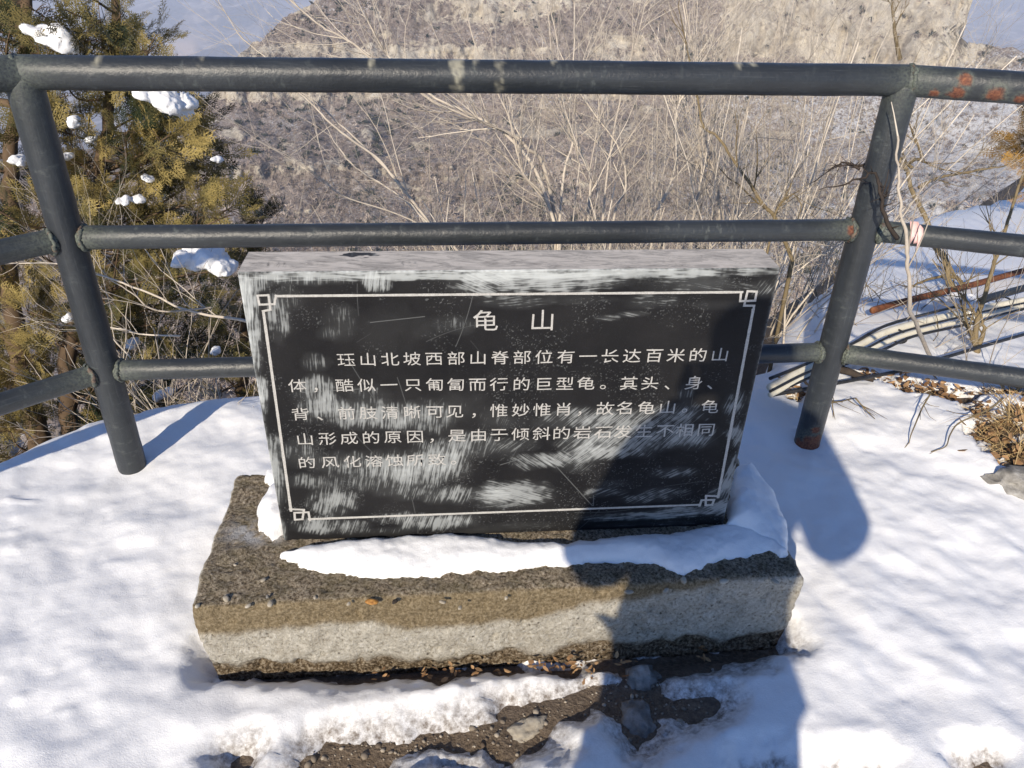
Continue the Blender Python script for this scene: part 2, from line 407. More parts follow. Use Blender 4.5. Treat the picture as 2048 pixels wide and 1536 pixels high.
# ------------------------------------------------------------------ opposite hillside
def m_hill():
    m, nt, b = mat('hillside_material', .95, .1); p = pos(nt)
    n1 = noise(nt, p, .55, 6, .7); n2 = noise(nt, p, .12, 5, .6); n3 = noise(nt, p, 1.6, 4, .7)
    scrub = ramp(nt, n1, [(.28, (.12, .10, .09)), (.45, (.27, .225, .195)), (.6, (.42, .355, .31)), (.78, (.60, .54, .49))])
    scrub = mix(nt, ramp(nt, n2, [(.42, 0.), (.66, .55)]), scrub, (.155, .115, .10))
    rock = ramp(nt, mth(nt, 'ADD', mth(nt, 'MULTIPLY', noise(nt, scl(nt, p, (.5, .5, .2)), 1.0, 6, .72), .45), mth(nt, 'MULTIPLY', noise(nt, scl(nt, p, (.13, .13, .045)), 1.0, 4, .6), .58)), [(.3, (.15, .12, .095)), (.42, (.42, .36, .28)), (.55, (.66, .59, .475)), (.75, (.78, .73, .63))])
    ra = attr(nt, 'rock'); rk = mth(nt, 'ADD', ra, mth(nt, 'MULTIPLY', mth(nt, 'SUBTRACT', n1, .5), 1.3))
    c = mix(nt, ramp(nt, rk, [(.42, 0.), (.56, 1.)]), scrub, rock)
    sa = mth(nt, 'ADD', attr(nt, 'snowy'), mth(nt, 'MULTIPLY', mth(nt, 'SUBTRACT', n3, .5), 1.6))
    c = mix(nt, ramp(nt, sa, [(.52, 0.), (.66, .9)]), c, (.66, .67, .70))
    setc(nt, b, c); bump(nt, b, mth(nt, 'ADD', n1, n3), 1.0, 1.0); return m
HILL = m_hill()
phis = np.linspace(R(-46), R(46), 860)
SILX = [-46, -30, -26, -22, -19.5, -18.7, -16, -13.3, -8, 0, 10, 20, 25.2, 26.3, 26.9, 27.25, 27.5, 27.9, 28.6, 30.8, 34, 46]
SILY = [17, 15.5, 14, 11.2, 8.6, 7.8, 5.9, 4.4, 2.2, 1.0, .8, .9, 1.4, 2.2, 2.9, 3.9, 4.9, 5.65, 5.5, 5.85, 6.6, 8]
PSI = [50, 40, 33, 28, 24, 20, 16.2, 15.0, 14.2, 11.6, 10.6, 9.6, 8.6, 7.6, 5.0, 3.2, 0.0]
DST = [52, 72, 95, 118, 142, 168, 196, 200, 212, 244, 249, 253, 262, 272, 283, 292, 320]
def hill_D(psi, phi):
    sh = 1.4*(fbm(phi*9+3, phi*0, 0, 51, 3)-.5)+.8*(fbm(phi*30, psi*.25, 0, 52, 3)-.5)
    D = np.interp(-(psi+sh), -np.array(PSI), DST)
    return D*(1+.08*(fbm(phi*5, psi*.1, 0, 53)-.5))
def hill_rock(psi, phi):
    d = np.degrees(phi); k = np.zeros_like(psi)
    def reg(a, b, c, e, s, soft=1.3):
        return s*sstep(a-soft, a+soft, d)*(1-sstep(b-soft, b+soft, d))*sstep(c-.5, c+.5, psi)*(1-sstep(e-.5, e+.5, psi))
    for a in ((13, 29, -3, 7.3, .72), (16, 26, 5.5, 8.0, .35), (-20, 1, 7.0, 8.6, .58), (-9, 2, 2.5, 6.0, .52), (-24, -9, 9.7, 10.9, .62), (-23, -12, 14.4, 15.8, .52), (-1, 11, 11.3, 13.2, .42), (4, 14, 5.8, 8.2, .50), (-8, -2, 15.6, 16.6, .4), (0, 14, 2, 5, .35)):
        k = np.maximum(k, reg(*a))
    k = np.maximum(k, .50*sstep(.58, .70, fbm(d*.55, psi*1.1, 0, 54, 5))*(psi < 19))
    k = k+.62*(fbm(d*.8, psi*1.5, 0, 55, 5)-.5)*(k > .02)+.22*(fbm(d*.6, psi*1.2, 0, 56, 4)-.5)
    return np.clip(k, 0, 1)
def hill_point(psi, phi):
    D = hill_D(psi, phi); rk = hill_rock(psi, phi)
    D = D+rk*9.0*(fbm(np.degrees(phi)*1.4, psi*.55, 0, 57, 5)-.5)*2+rk*3*(np.abs(fbm(np.degrees(phi)*2.2, psi*.3, 0, 58, 4)-.5)*2-.3)+2.5*(fbm(np.degrees(phi)*.9, psi*1.1, 0, 59, 5)-.5)*2
    return np.stack([D*np.sin(phi), D*np.cos(phi), CAM_H-D*np.tan(np.radians(psi))], -1), rk
nrow = 520
sil = np.interp(np.degrees(phis), SILX, SILY)+.35*(fbm(phis*70, phis*0, 0, 61, 4)-.5)*2
t = np.linspace(0, 1, nrow)[:, None]
PS = 50*(1-t)+sil[None]*t; PH = np.broadcast_to(phis[None], PS.shape)
ej = sstep(21, 25.5, np.degrees(PH)); PHJ = PH+ej*(R(.9)*(fbm(PS*1.3, PS*0, 0, 65, 3)-.5)+R(.55)*np.exp(-((PS-3.3)/.9)**2)-R(.5)*np.exp(-((PS-5.1)/.5)**2))
HP, HR = hill_point(PS, PHJ)
back = []
for k, (dd, dz) in enumerate(((6, -2), (25, -14), (90, -60), (220, -160))):
    q = HP[-1].copy(); u = np.stack([np.sin(phis), np.cos(phis)], 1); q[:, :2] += u*dd; q[:, 2] += dz; back.append(q)
HP = np.concatenate([HP, np.array(back)], 0); HR = np.concatenate([HR, np.repeat(HR[-1:], 4, 0)], 0)
dgr = np.degrees(np.broadcast_to(phis[None], HR.shape)); psf = np.concatenate([PS, np.repeat(PS[-1:], 4, 0)], 0)
snowy = .41+.22*sstep(8, 22, dgr)*sstep(6.5, 9, psf)+.18*sstep(24, 28, dgr)*sstep(5, 6, psf)+.25*(fbm(dgr*.5, psf*.8, 0, 63, 4)-.5)-.3*HR
tag(mk('hillside', HP.reshape(-1, 3), grid_faces(len(HP), len(phis)), HILL, attrs={'rock': HR, 'snowy': snowy}), kind='structure')
# leafless scrub of the hillside: uncountable, one object
def m_scrub():
    m, nt, b = mat('scrub_material', .95, .1)
    setc(nt, b, ramp(nt, attr(nt, 'tone'), [(0., (.035, .045, .035)), (.10, (.045, .05, .035)), (.14, (.12, .096, .084)), (.55, (.34, .275, .235)), (1., (.62, .53, .45))])); return m
n = 26000
psi = 4+rng.power(.75, n)*26; psi = 3+np.abs(rng.normal(0, 1, n))*0+rng.uniform(0, 1, n)**1.25*27; phi = R(-34)+rng.uniform(0, 1, n)*R(68)
ok = psi > np.interp(np.degrees(phi), SILX, SILY)+.05; psi, phi = psi[ok], phi[ok]
rk = hill_rock(psi, phi); ok = rng.uniform(0, 1, len(psi)) > sstep(.35, .62, rk)*(1.08-.55*(fbm(np.degrees(phi)*.9, psi*2.2, 0, 73, 3) > .57)); psi, phi = psi[ok], phi[ok]
B, _ = hill_point(psi, phi); n = len(B)
K = 22
sz = rng.uniform(.65, 1.9, n)*(1+.6*(rng.uniform(0, 1, n) > .95)); tone = np.clip(rng.normal(.5, .17, n)+1.1*(fbm(B[:, 0]*.07, B[:, 2]*.11, 0, 72, 3)-.5), .16, 1); con = fbm(B[:, 0]*.03, B[:, 2]*.05, 0, 71); isc = (rng.uniform(0, 1, n) < .03+.22*(con > .58)); tone[isc] = rng.uniform(0, .1, isc.sum())
d = rng.normal(0, 1, (n, K, 3)); d[..., 2] = np.abs(d[..., 2])*1.0+.25; d /= np.linalg.norm(d, axis=2)[..., None]
L = sz[:, None]*rng.uniform(.45, 1.05, (n, K))
root = B[:, None]+d*L[..., None]*rng.uniform(0, .55, (n, K, 1)); d2 = d+rng.normal(0, .45, (n, K, 3)); d2 /= np.linalg.norm(d2, axis=2)[..., None]
tip = root+d2*(L*.6)[..., None]; sd = np.cross(d2, rng.normal(0, 1, (n, K, 3))); sd /= np.linalg.norm(sd, axis=2)[..., None]
wd = (sz[:, None]*np.where(isc[:, None], .13, .048)*np.ones((n, K)))[..., None]
mid = root*.5+tip*.5
V = np.stack([root, mid+sd*wd, tip, mid-sd*wd], 2).reshape(-1, 3)
tag(mk('hillside_scrub', V, np.arange(len(V)).reshape(-1, 4), m_scrub(), smooth=False, attrs={'tone': np.repeat(np.repeat(tone, K)+rng.uniform(-.04, .04, n*K), 4)}), 'grey brown leafless scrub covering the opposite hillside', 'scrub', kind='stuff')
# ------------------------------------------------------------------ far side of the valley
def m_far():
    m, nt, b = mat('far_hills_material', .95, .1); p = pos(nt)
    n1 = noise(nt, p, .012, 6, .65); n2 = noise(nt, p, .003, 5, .6)
    c = ramp(nt, n1, [(.3, (.03, .03, .032)), (.47, (.13, .11, .105)), (.6, (.40, .36, .34)), (.72, (.70, .66, .64))])
    c = mix(nt, ramp(nt, n2, [(.5, 0.), (.66, .6)]), c, (.5, .5, .52))
    c = mix(nt, attr(nt, 'rock'), c, (.62, .47, .34))
    setc(nt, b, c); return m
fp = np.linspace(R(-60), R(60), 420); fr = np.linspace(0, 1, 200)
FP, FT = np.meshgrid(fp, fr); ps = 16*(1-FT)+(-.25)*FT
FD = np.interp(-ps, [-16, -9, -7, -5, -2, .3], [1500, 2500, 2900, 3500, 4600, 5400])*(1+.16*(fbm(FP*6, ps*.3, 0, 81)-.5)+.05*(fbm(FP*40, ps*1.3, 0, 82, 5)-.5)+.10*(np.abs(fbm(FP*14+ps*.25, ps*.5, 0, 84, 4)-.5)*4-.5))
dg = np.degrees(FP); frk = np.exp(-(((dg+22.4)/1.3)**2+((ps-7.35+.35*(dg+22.4))/.7)**2)); frk = np.clip(frk*1.6*(.4+fbm(dg*1.6, ps*3, 0, 83)), 0, 1)
FV = np.stack([FD*np.sin(FP), FD*np.cos(FP), CAM_H-FD*np.tan(np.radians(ps))], -1).reshape(-1, 3)
tag(mk('far_hills', FV, grid_faces(200, 420), m_far(), attrs={'rock': frk}), kind='structure')
hz = bpy.data.materials.new('haze_material'); hz.use_nodes = True; nt = hz.node_tree
nt.nodes.remove(nt.nodes['Principled BSDF']); pv = nt.nodes.new('ShaderNodeVolumePrincipled')
pv.inputs['Color'].default_value = (.78, .85, 1, 1); pv.inputs['Density'].default_value = 4.6e-4; pv.inputs['Anisotropy'].default_value = 0.0
nt.links.new(pv.outputs[0], nt.nodes['Material Output'].inputs['Volume'])
a, z0, z1 = 8200, -580, 42
tag(mk('haze', [(-a, -a, z0), (a, -a, z0), (a, a, z0), (-a, a, z0), (-a, -a, z1), (a, -a, z1), (a, a, z1), (-a, a, z1)],
   np.array([(3, 2, 1, 0), (4, 5, 6, 7), (0, 1, 5, 4), (1, 2, 6, 5), (2, 3, 7, 6), (3, 0, 4, 7)]), hz, smooth=False), kind='stuff')


# ------------------------------------------------------------------ plinth
def box_shell(w, d, h, r, st, x0=None):
    """rounded box as six dense grids welded by position, local frame: x width, y depth, z height"""
    from itertools import product
    L = []
    nx, ny, nz = (max(2, int(round(q/st))+1) for q in (w, d, h))
    def g(a, b, na, nb, f, flip):
        A, Bq = np.meshgrid(np.linspace(a[0], a[1], na), np.linspace(b[0], b[1], nb)); P = f(A, Bq)
        Fq = grid_faces(nb, na); return P.reshape(-1, 3), (Fq[:, ::-1] if flip else Fq)
    X, Y, Zr = (-w/2, w/2), (0, d), (0, h)
    S = [g(X, Zr, nx, nz, lambda A, B: np.stack([A, 0*A, B], -1), False), g(X, Zr, nx, nz, lambda A, B: np.stack([A, 0*A+d, B], -1), True),
         g(X, Y, nx, ny, lambda A, B: np.stack([A, B, 0*A+h], -1), False), g(X, Y, nx, ny, lambda A, B: np.stack([A, B, 0*A], -1), True),
         g(Y, Zr, ny, nz, lambda A, B: np.stack([0*A-w/2, A, B], -1), True), g(Y, Zr, ny, nz, lambda A, B: np.stack([0*A+w/2, A, B], -1), False)]
    V = []; F = []; n = 0
    for v, f in S: V.append(v); F.append(f+n); n += len(v)
    V = np.vstack(V); F = np.vstack(F)
    key = np.round(V/(st*.05)).astype(np.int64); _, idx, inv = np.unique(key, axis=0, return_index=True, return_inverse=True)
    V = V[idx]; F = inv.ravel()[F]
    lo = np.array([-w/2+r, r, r]); hi = np.array([w/2-r, d-r, h-r])
    q = np.clip(V, lo, hi); dv = V-q; ln = np.linalg.norm(dv, axis=1)
    nrm = dv/np.maximum(ln, 1e-9)[:, None]
    V = np.where((ln > 1e-9)[:, None], q+nrm*r, V)
    return V, F, nrm
V, F, N = box_shell(BW, BD, BH+.03, .014, .006)
V[:, 2] -= .03; x, y, z = V.T
topm0 = sstep(.2, .6, N[:, 2])
rough = (fbm(x*55, y*55, z*55, 91, 4)-.5)*.012+(fbm(x*9, y*9, z*9, 92, 3)-.5)*.016-.006*(fbm(x*34, y*34, z*34, 90, 3) > .72)*(1-topm0)
topm = sstep(.6, .95, N[:, 2])*(z > BH-.02)
rough += topm*(fbm(x*100, y*100, z*50, 93, 3)-.5)*.011
low = 1-sstep(.012, .05+.0, z+.035*(fbm(x*14, z*3, 0, 94, 4)-.5)*2)
front = (N[:, 1] < -.3)
rough -= low*front*(.004+.018*(fbm(x*26, z*30, 0, 95, 4)))
V = V+N*rough[:, None]
# broken right-hand end and worn lower corners
e = sstep(BW/2-.05, BW/2, x); V[:, 0] -= e*.016*fbm(y*18, z*22, 0, 96, 4); V[:, 0] -= e*.012*sstep(.10, -.02, z); V[:, 0] += sstep(-BW/2+.08, -BW/2, x)*.014*sstep(.16, -.03, z)
edge = .62*BH-.034*(fbm(x*5, 0*x, 0, 97, 5)-.5)*2+.075*sstep(.0, .62, x)+.012*sstep(.15, -.1, x)*0
wet = sstep(-.009, .014, z-edge+.012*(fbm(x*40, z*40, 0, 98, 3)-.5))*(1-sstep(.50, .60, x+.05*(fbm(z*30, x*20, 0, 99)-.5)))
frost = np.exp(-(((x+.565)/.07)**2+((y-.22)/.035)**2))*topm*sstep(.35, .6, fbm(x*60, y*60, 0, 100))*1.4
P3 = BC+V[:, :1]*ba+V[:, 1:2]*bb+np.array([0, 0, 1])*V[:, 2:3]
plinth = empty('concrete_plinth', BC); tag(plinth, 'rough concrete plinth with a wet brown upper band under the black stone tablet', 'plinth')
mk('plinth_block', P3, F, CONC, plinth, attrs={'wet': np.clip(wet*front, 0, 1), 'top': topm, 'crumb': np.clip(low*1.1, 0, 1)*(N[:, 2] < .6), 'frost': np.clip(frost, 0, 1)})
# ------------------------------------------------------------------ stone tablet
sa_ = np.array([math.cos(SYAW), math.sin(SYAW), 0]); sb0 = np.array([-math.sin(SYAW), math.cos(SYAW), 0])
su = math.cos(SLEAN)*np.array([0, 0, 1])+math.sin(SLEAN)*sb0; sd_ = math.cos(SLEAN)*sb0-math.sin(SLEAN)*np.array([0, 0, 1])
def st3(u, v, d=0.0):      # u across from the middle, v up, d behind the face
    return SC+np.multiply.outer(u, sa_)+np.multiply.outer(v, su)+np.multiply.outer(d, sd_)
def px2uv(px, py):
    p = onplane(px, py, SC, sd_)-SC; return p@sa_, p@su
def px_scale(px, py):
    a, b = px2uv(px, py), px2uv(px+1, py); return a[0], a[1], abs(b[0]-a[0])
# wear marks (photo-measured centre, half size, stroke direction, strength), fixed to the face
PATCH = [(1010, 549, 560, 9, 0, 1.05), (500, 568, 34, 18, 85, .8), (600, 560, 90, 10, 85, .6), (753, 563, 26, 17, 80, .95), (960, 566, 48, 22, -25, .85), (1110, 558, 130, 24, 3, .95), (1250, 553, 120, 13, 3, .6), (1360, 563, 80, 18, -6, .55), (1440, 572, 70, 12, -10, .5), (1530, 575, 25, 16, 60, .6),
 (1030, 603, 60, 12, 4, .62), (1150, 600, 60, 8, 4, .4), (1300, 602, 45, 13, -4, .55), (1440, 610, 50, 8, -12, .35), (1215, 636, 20, 5, -10, .7), (1265, 628, 26, 5, -14, .6),
 (496, 600, 20, 40, 84, 1.0), (498, 650, 22, 45, 84, 1.0), (505, 705, 16, 38, 84, .9), (519, 785, 16, 34, 84, .95), (523, 800, 12, 25, 84, .7), (545, 925, 22, 45, 82, .95), (548, 880, 12, 14, 82, .7), (552, 985, 16, 26, 82, .7), (566, 1060, 8, 22, 80, .7),
 (556, 632, 22, 42, 86, .75), (575, 600, 26, 25, 86, .5), (680, 645, 30, 30, 88, .55), (655, 668, 20, 12, 88, .45), (780, 660, 60, 40, 88, .22), (910, 650, 36, 16, 88, .55), (860, 655, 30, 20, 88, .35),
 (630, 725, 26, 17, 88, .62), (640, 775, 34, 24, 86, .85), (648, 812, 44, 24, 86, .9), (600, 790, 20, 25, 86, .4), (735, 800, 40, 26, 85, .5), (760, 832, 105, 26, 84, .85), (845, 838, 55, 30, 84, .8), (930, 815, 50, 25, 84, .42), (990, 838, 30, 22, 70, .5), (1035, 845, 40, 14, 60, .3),
 (600, 900, 36, 22, 84, .62), (660, 922, 70, 18, 83, .55), (770, 930, 100, 26, 82, .82), (840, 945, 70, 28, 80, .85), (880, 915, 50, 36, 78, .85), (930, 890, 50, 26, 75, .75), (985, 900, 40, 20, 60, .45),
 (622, 962, 34, 16, 80, .7), (665, 1000, 42, 30, 74, .9), (700, 965, 50, 16, 78, .55), (770, 968, 50, 22, 76, .6), (840, 985, 70, 16, 74, .6), (905, 990, 46, 18, 72, .8), (640, 1050, 46, 18, 72, .9), (705, 1056, 36, 16, 70, .7), (800, 1036, 46, 12, 72, .75), (875, 1045, 64, 16, 72, .85), (930, 1040, 30, 14, 70, .6), (780, 1062, 40, 8, 70, .5),
 (1028, 986, 66, 24, -18, .95), (985, 985, 34, 18, -5, .75), (1005, 1008, 50, 10, 8, .6), (1030, 1052, 80, 8, 2, .45), (960, 1062, 40, 6, 0, .4),
 (1030, 890, 44, 14, 40, .6), (1070, 922, 46, 16, -38, .75), (1120, 918, 30, 14, -38, .75), (1150, 925, 40, 20, 48, .6), (1165, 836, 66, 20, 44, .75), (1110, 845, 40, 12, 35, .35), (1275, 838, 100, 22, 46, .8), (1360, 820, 36, 16, 60, .6), (1245, 878, 95, 22, 48, .78), (1180, 888, 50, 20, 46, .75), (1205, 905, 66, 17, 42, .9), (1290, 905, 30, 12, 48, .5), (1380, 868, 46, 20, 55, .9), (1330, 880, 40, 20, 50, .6), (1400, 885, 30, 14, 60, .6),
 (1372, 786, 14, 16, 85, .6), (1470, 812, 20, 26, 75, .85), (1472, 868, 16, 24, 75, .85), (1457, 955, 13, 40, 78, .95), (1440, 985, 20, 12, 40, .6), (1345, 945, 44, 10, 32, .7), (1330, 985, 44, 10, 25, .7), (1285, 997, 46, 9, 28, .7), (1205, 985, 36, 9, 24, .7), (1225, 968, 30, 8, 30, .5), (1280, 1032, 100, 9, 4, .8), (1380, 1022, 70, 11, 6, .75), (1440, 1016, 26, 18, 30, .9), (1300, 1048, 90, 5, 3, .5)]
U, Vv = np.meshgrid(np.linspace(-SW/2, SW/2, 960), np.linspace(0, SH, 620))
chalk = np.zeros_like(U)
for i, (px, py, rx, ry, ang, s) in enumerate(PATCH):
    u0, v0, k = px_scale(px, py); rx, ry = rx*k, ry*k*1.12
    du, dv = U-u0, Vv-v0
    f = np.clip(1-((du/(rx*1.45))**2+(dv/(ry*1.45))**2)+.9*(fbm(du*38+i*3.1, dv*38, 0, 109, 3)-.5)*(((du/(rx*1.9))**2+(dv/(ry*1.9))**2) < 1), 0, 1)
    if not f.any(): continue
    msk = f > 0; du, dv, f = du[msk], dv[msk], f[msk]
    a = R(ang); bend = .6*(fbm(du*6+i, dv*6, 0, 111)-.5)
    al = du*math.cos(a)+dv*math.sin(a); ac = -du*math.sin(a)+dv*math.cos(a)+.02*bend
    nz = .52*vn(al/.026+i*7, ac/.0016, 0, 113+i)+.22*vn(al/.05, ac/.0050, 0, 114+i)+.26*fbm(du*110, dv*110, 0, 115+i, 3)
    q = f**.55*s
    c = sstep(.0, .40, nz-(1-q*.86)+.09)*np.clip(.20+.62*q, 0, 1)
    c = np.maximum(c, .09*f*s)
    chalk[msk] = 1-(1-chalk[msk])*(1-c*(.74 if py < 600 or px < 540 else .62))
for (px, py, rx, ry) in ((1290, 563, 34, 12), (1520, 558, 36, 13), (1130, 543, 40, 3)):
    u0, v0, k = px_scale(px, py); chalk *= 1-.85*np.clip(1.5*np.exp(-((U-u0)/(rx*k))**2-((Vv-v0)/(ry*k))**2), 0, 1)*(.5+.5*vn(U*300, Vv*300, 0, 121))
# fine scratches
for i in range(26):
    u0, v0 = rng.uniform(-SW/2, SW/2), rng.uniform(0, SH); a = rng.normal(1.45, .5) if u0 < .05 else rng.normal(.75, .5); ln = rng.uniform(.01, .07)
    al = (U-u0)*math.cos(a)+(Vv-v0)*math.sin(a); ac = -(U-u0)*math.sin(a)+(Vv-v0)*math.cos(a)+al*al*rng.normal(0, 1.2)
    chalk = np.maximum(chalk, rng.uniform(.05, .18)*np.exp(-(ac/.0006)**2)*(np.abs(al) < ln))
for (x1, y1, x2, y2) in ((1110, 930, 1185, 1012), (1187, 990, 1187, 1012), (740, 645, 850, 633), (600, 785, 720, 778), (1050, 915, 1000, 930)):
    (ua, va), (ub, vb) = px2uv(x1, y1), px2uv(x2, y2); L = math.hypot(ub-ua, vb-va); a = math.atan2(vb-va, ub-ua)
    al = (U-ua)*math.cos(a)+(Vv-va)*math.sin(a); ac = -(U-ua)*math.sin(a)+(Vv-va)*math.cos(a)
    chalk = np.maximum(chalk, .24*np.exp(-(ac/.0007)**2)*((al > 0) & (al < L)))
speck = sstep(.80, .88, vn(U*420, Vv*420, 0, 131))*sstep(.45, .62, fbm(U*14, Vv*14, 0, 132))*.14
chalk = np.clip(np.maximum(chalk, speck), 0, 1)
edgew = np.exp(-(SW/2-np.abs(U))/.0022)+np.exp(-(SH-Vv)/.0020); chalk = np.clip(chalk+.6*np.clip(edgew, 0, 1)*vn(U*200, Vv*200, 0, 133), 0, 1)
tab = empty('stone_tablet', SC)
tag(tab, 'black stone tablet with scrubbed white marks and carved Chinese writing, standing on the concrete plinth', 'stone tablet')
mb = []
nv, nu = U.shape; bev = .003
ed = np.minimum(np.minimum(U+SW/2, SW/2-U), np.minimum(Vv, SH-Vv)); dep = bev*np.clip(1-ed/bev, 0, 1)**2
FVt = st3(U.ravel(), Vv.ravel(), dep.ravel()); Ff = grid_faces(nv, nu)
tu, td = np.meshgrid(np.linspace(-SW/2, SW/2, 500), np.linspace(bev, SD, 50)); topv = st3(tu.ravel(), np.full(tu.size, SH-.0003)-.0018*(fbm(tu.ravel()*8, td.ravel()*30, 0, 140)-.5)*0, td.ravel())
dust = np.ones(tu.shape)
q = ((tu-px2uv(703, 507)[0]*1.0)/.040)**2+((td-.083)/.010)**2
dust *= 1-sstep(.56, .64, np.exp(-q*.5)*.9+1.3*(fbm(tu*38, td*90, 0, 141, 5)-.5))*.95
for uu in (-.465, -.447, -.435, -.20, -.215, -.19):
    q = ((tu-uu-.002*np.sin(td*90))/.0022)**2+((td-.035)/.010)**2; dust *= 1-.75*np.exp(-q)*(vn(tu*300, td*120, 0, 142) > .4)
chk2 = .35*sstep(.5, .7, fbm(tu*40, td*12, 0, 143, 4))+np.exp(-td/.004)*.5
n0 = len(FVt); n1 = n0+len(topv)
cu = np.array([-SW/2, SW/2, SW/2, -SW/2]); box = np.vstack([st3(cu, np.array([0, 0, SH, SH]), np.full(4, bev)), st3(cu, np.array([0, 0, SH, SH]), np.full(4, SD))])
bf = np.array([(5, 4, 7, 6), (4, 0, 3, 7), (1, 5, 6, 2), (4, 5, 1, 0)])+n1
slab = mk('slab', np.vstack([FVt, topv, box]), [np.vstack([Ff, grid_faces(50, 500, n0), bf])], SLAB, tab, smooth=False,
   attrs={'chalk': np.concatenate([chalk.ravel(), chk2.ravel(), np.full(8, .25)]), 'dust': np.concatenate([np.zeros(n0), dust.ravel(), np.zeros(8)])})
# carved writing
def glyph(ch):
    cu_ = bpy.data.curves.new('glyph', 'FONT'); cu_.body = ch; cu_.size = 1; cu_.extrude = .01; cu_.offset = -.001; cu_.resolution_u = 2
    ob = bpy.data.objects.new('glyph', cu_); COL.objects.link(ob)
    me = bpy.data.meshes.new_from_object(ob.evaluated_get(bpy.context.evaluated_depsgraph_get()))
    V = np.zeros(len(me.vertices)*3); me.vertices.foreach_get('co', V); V = V.reshape(-1, 3)
    T = []; 
    me.calc_loop_triangles(); T = np.zeros(len(me.loop_triangles)*3, int); me.loop_triangles.foreach_get('vertices', T)
    bpy.data.objects.remove(ob); bpy.data.curves.remove(cu_); bpy.data.meshes.remove(me)
    return V, T.reshape(-1, 3)
GC = {}
def put(mbx, ch, px, py, wpx, hpx):
    if ch not in GC: GC[ch] = glyph(ch)
    V, T = GC[ch]; u0, v0, k = px_scale(px, py); p = V.copy()
    if ch in '，、。': gx0, gy0 = (p[:, 0].min()+p[:, 0].max())/2, (p[:, 1].min()+p[:, 1].max())/2
    else: gx0, gy0 = .5, .38
    uu = u0+(p[:, 0]-gx0)*wpx*k; vv = v0+(p[:, 1]-gy0)*hpx*k*1.10
    uu = uu+.0007*(vn(uu*60, vv*60, 0, 151)-.5)*2; vv = vv+.0007*(vn(uu*60, vv*60, 0, 152)-.5)*2
    mbx.add(st3(uu, vv, np.where(p[:, 2] > 0, -.0007, .002)), None, T)
def line(name, items, w_, h_):
    for ch, px, py in items:
        m_ = MB(); put(m_, ch, px, py, w_, h_); m_.build(name, CHALK, slab, smooth=False)
def spread(txt, x0, x1, y0, y1):
    n = len(txt)-1; return [(c, x0+(x1-x0)*i/n, y0+(y1-y0)*i/n) for i, c in enumerate(txt)]
line('engraved_character', [('龟', 971, 641), ('山', 1085, 640)], 54, 46)
L2 = list(zip('体，酷似一只匍匐而行的巨型龟。其头、身、', (595, 632, 689, 733, 778, 826, 870, 912, 955, 998, 1043, 1087, 1130, 1172, 1206, 1258, 1300, 1334, 1388, 1419)))
L3 = list(zip('背、前肢清晰可见，惟妙惟肖，故名龟山。龟', (601, 640, 693, 737, 780, 824, 870, 910, 948, 998, 1042, 1084, 1127, 1159, 1210, 1250, 1293, 1335, 1369, 1420)))
L4 = list(zip('山形成的原因，是由于倾斜的岩石发生不相同', (610, 655, 698, 742, 786, 830, 864, 914, 957, 998, 1041, 1083, 1123, 1165, 1207, 1246, 1288, 1330, 1370, 1412)))
L5 = list(zip('的风化溶蚀所致。', (614, 660, 705, 748, 789, 831, 874, 907)))
def ys(L, a, b):
    n = L[-1][1]-L[0][1]
    return [(c, x, a+(b-a)*(x-L[0][1])/n+(9 if c in '，、' else 7 if c == '。' else 0)) for c, x in L]
line('engraved_character', spread('珏山北坡西部山脊部位有一长达百米的山', 692, 1440, 719, 709), 38, 30)
line('engraved_character', ys(L2, 771, 765), 38, 30)
line('engraved_character', ys(L3, 828, 813), 38, 30)
line('engraved_character', ys(L4, 878, 859), 38, 30)
line('engraved_character', ys(L5, 925, 918), 38, 29)
bm_ = MB()
def groove(pts, wd=5.0):
    uv = [px2uv(*p) for p in pts]; k = px_scale(*pts[0])[2]; w2 = wd*k/2
    for (ua, va), (ub, vb) in zip(uv[:-1], uv[1:]):
        L = math.hypot(ub-ua, vb-va); tx, ty = (ub-ua)/L, (vb-va)/L; ns = max(1, int(L/.012))
        tt = np.linspace(-w2*.98/L, 1+w2*.98/L, ns+1); c = np.stack([ua+(ub-ua)*tt, va+(vb-va)*tt], 1)
        j = 1+.22*(rng.uniform(0, 1, ns+1)-.5) if ns > 6 else np.ones(ns+1)
        a_ = c+np.array([-ty, tx])*w2*j[:, None]; b_ = c-np.array([-ty, tx])*w2*j[:, None]; dz = -.0006-.00005*len(bm_.V)/4
        P4 = np.vstack([st3(a_[:, 0], a_[:, 1], np.full(ns+1, dz)), st3(b_[:, 0], b_[:, 1], np.full(ns+1, dz))])
        i = np.arange(ns); bm_.add(P4, np.stack([i+ns+1, i+ns+2, i+1, i], 1))
groove([(552, 592), (1484, 584)], 5.5); groove([(527, 624), (582, 1021)], 6); groove([(1506, 620), (1436, 994)], 6); groove([(618, 1038), (1400, 1009)], 5)
groove([(552, 591), (549, 608), (519, 609), (515, 591), (537, 590), (541, 619), (526, 622)], 4.5)
groove([(1482, 584), (1480, 602), (1510, 601), (1513, 583), (1495, 582), (1488, 611), (1508, 611), (1506, 624)], 4.5)
groove([(580, 1018), (608, 1019), (605, 1038), (590, 1039), (589, 1025), (617, 1024), (620, 1040)], 4.5)
groove([(1434, 992), (1412, 991), (1411, 1010), (1424, 1009), (1428, 999), (1403, 1000), (1399, 1011)], 4.5)
bm_.build('engraved_border', CHALK, slab, smooth=False)

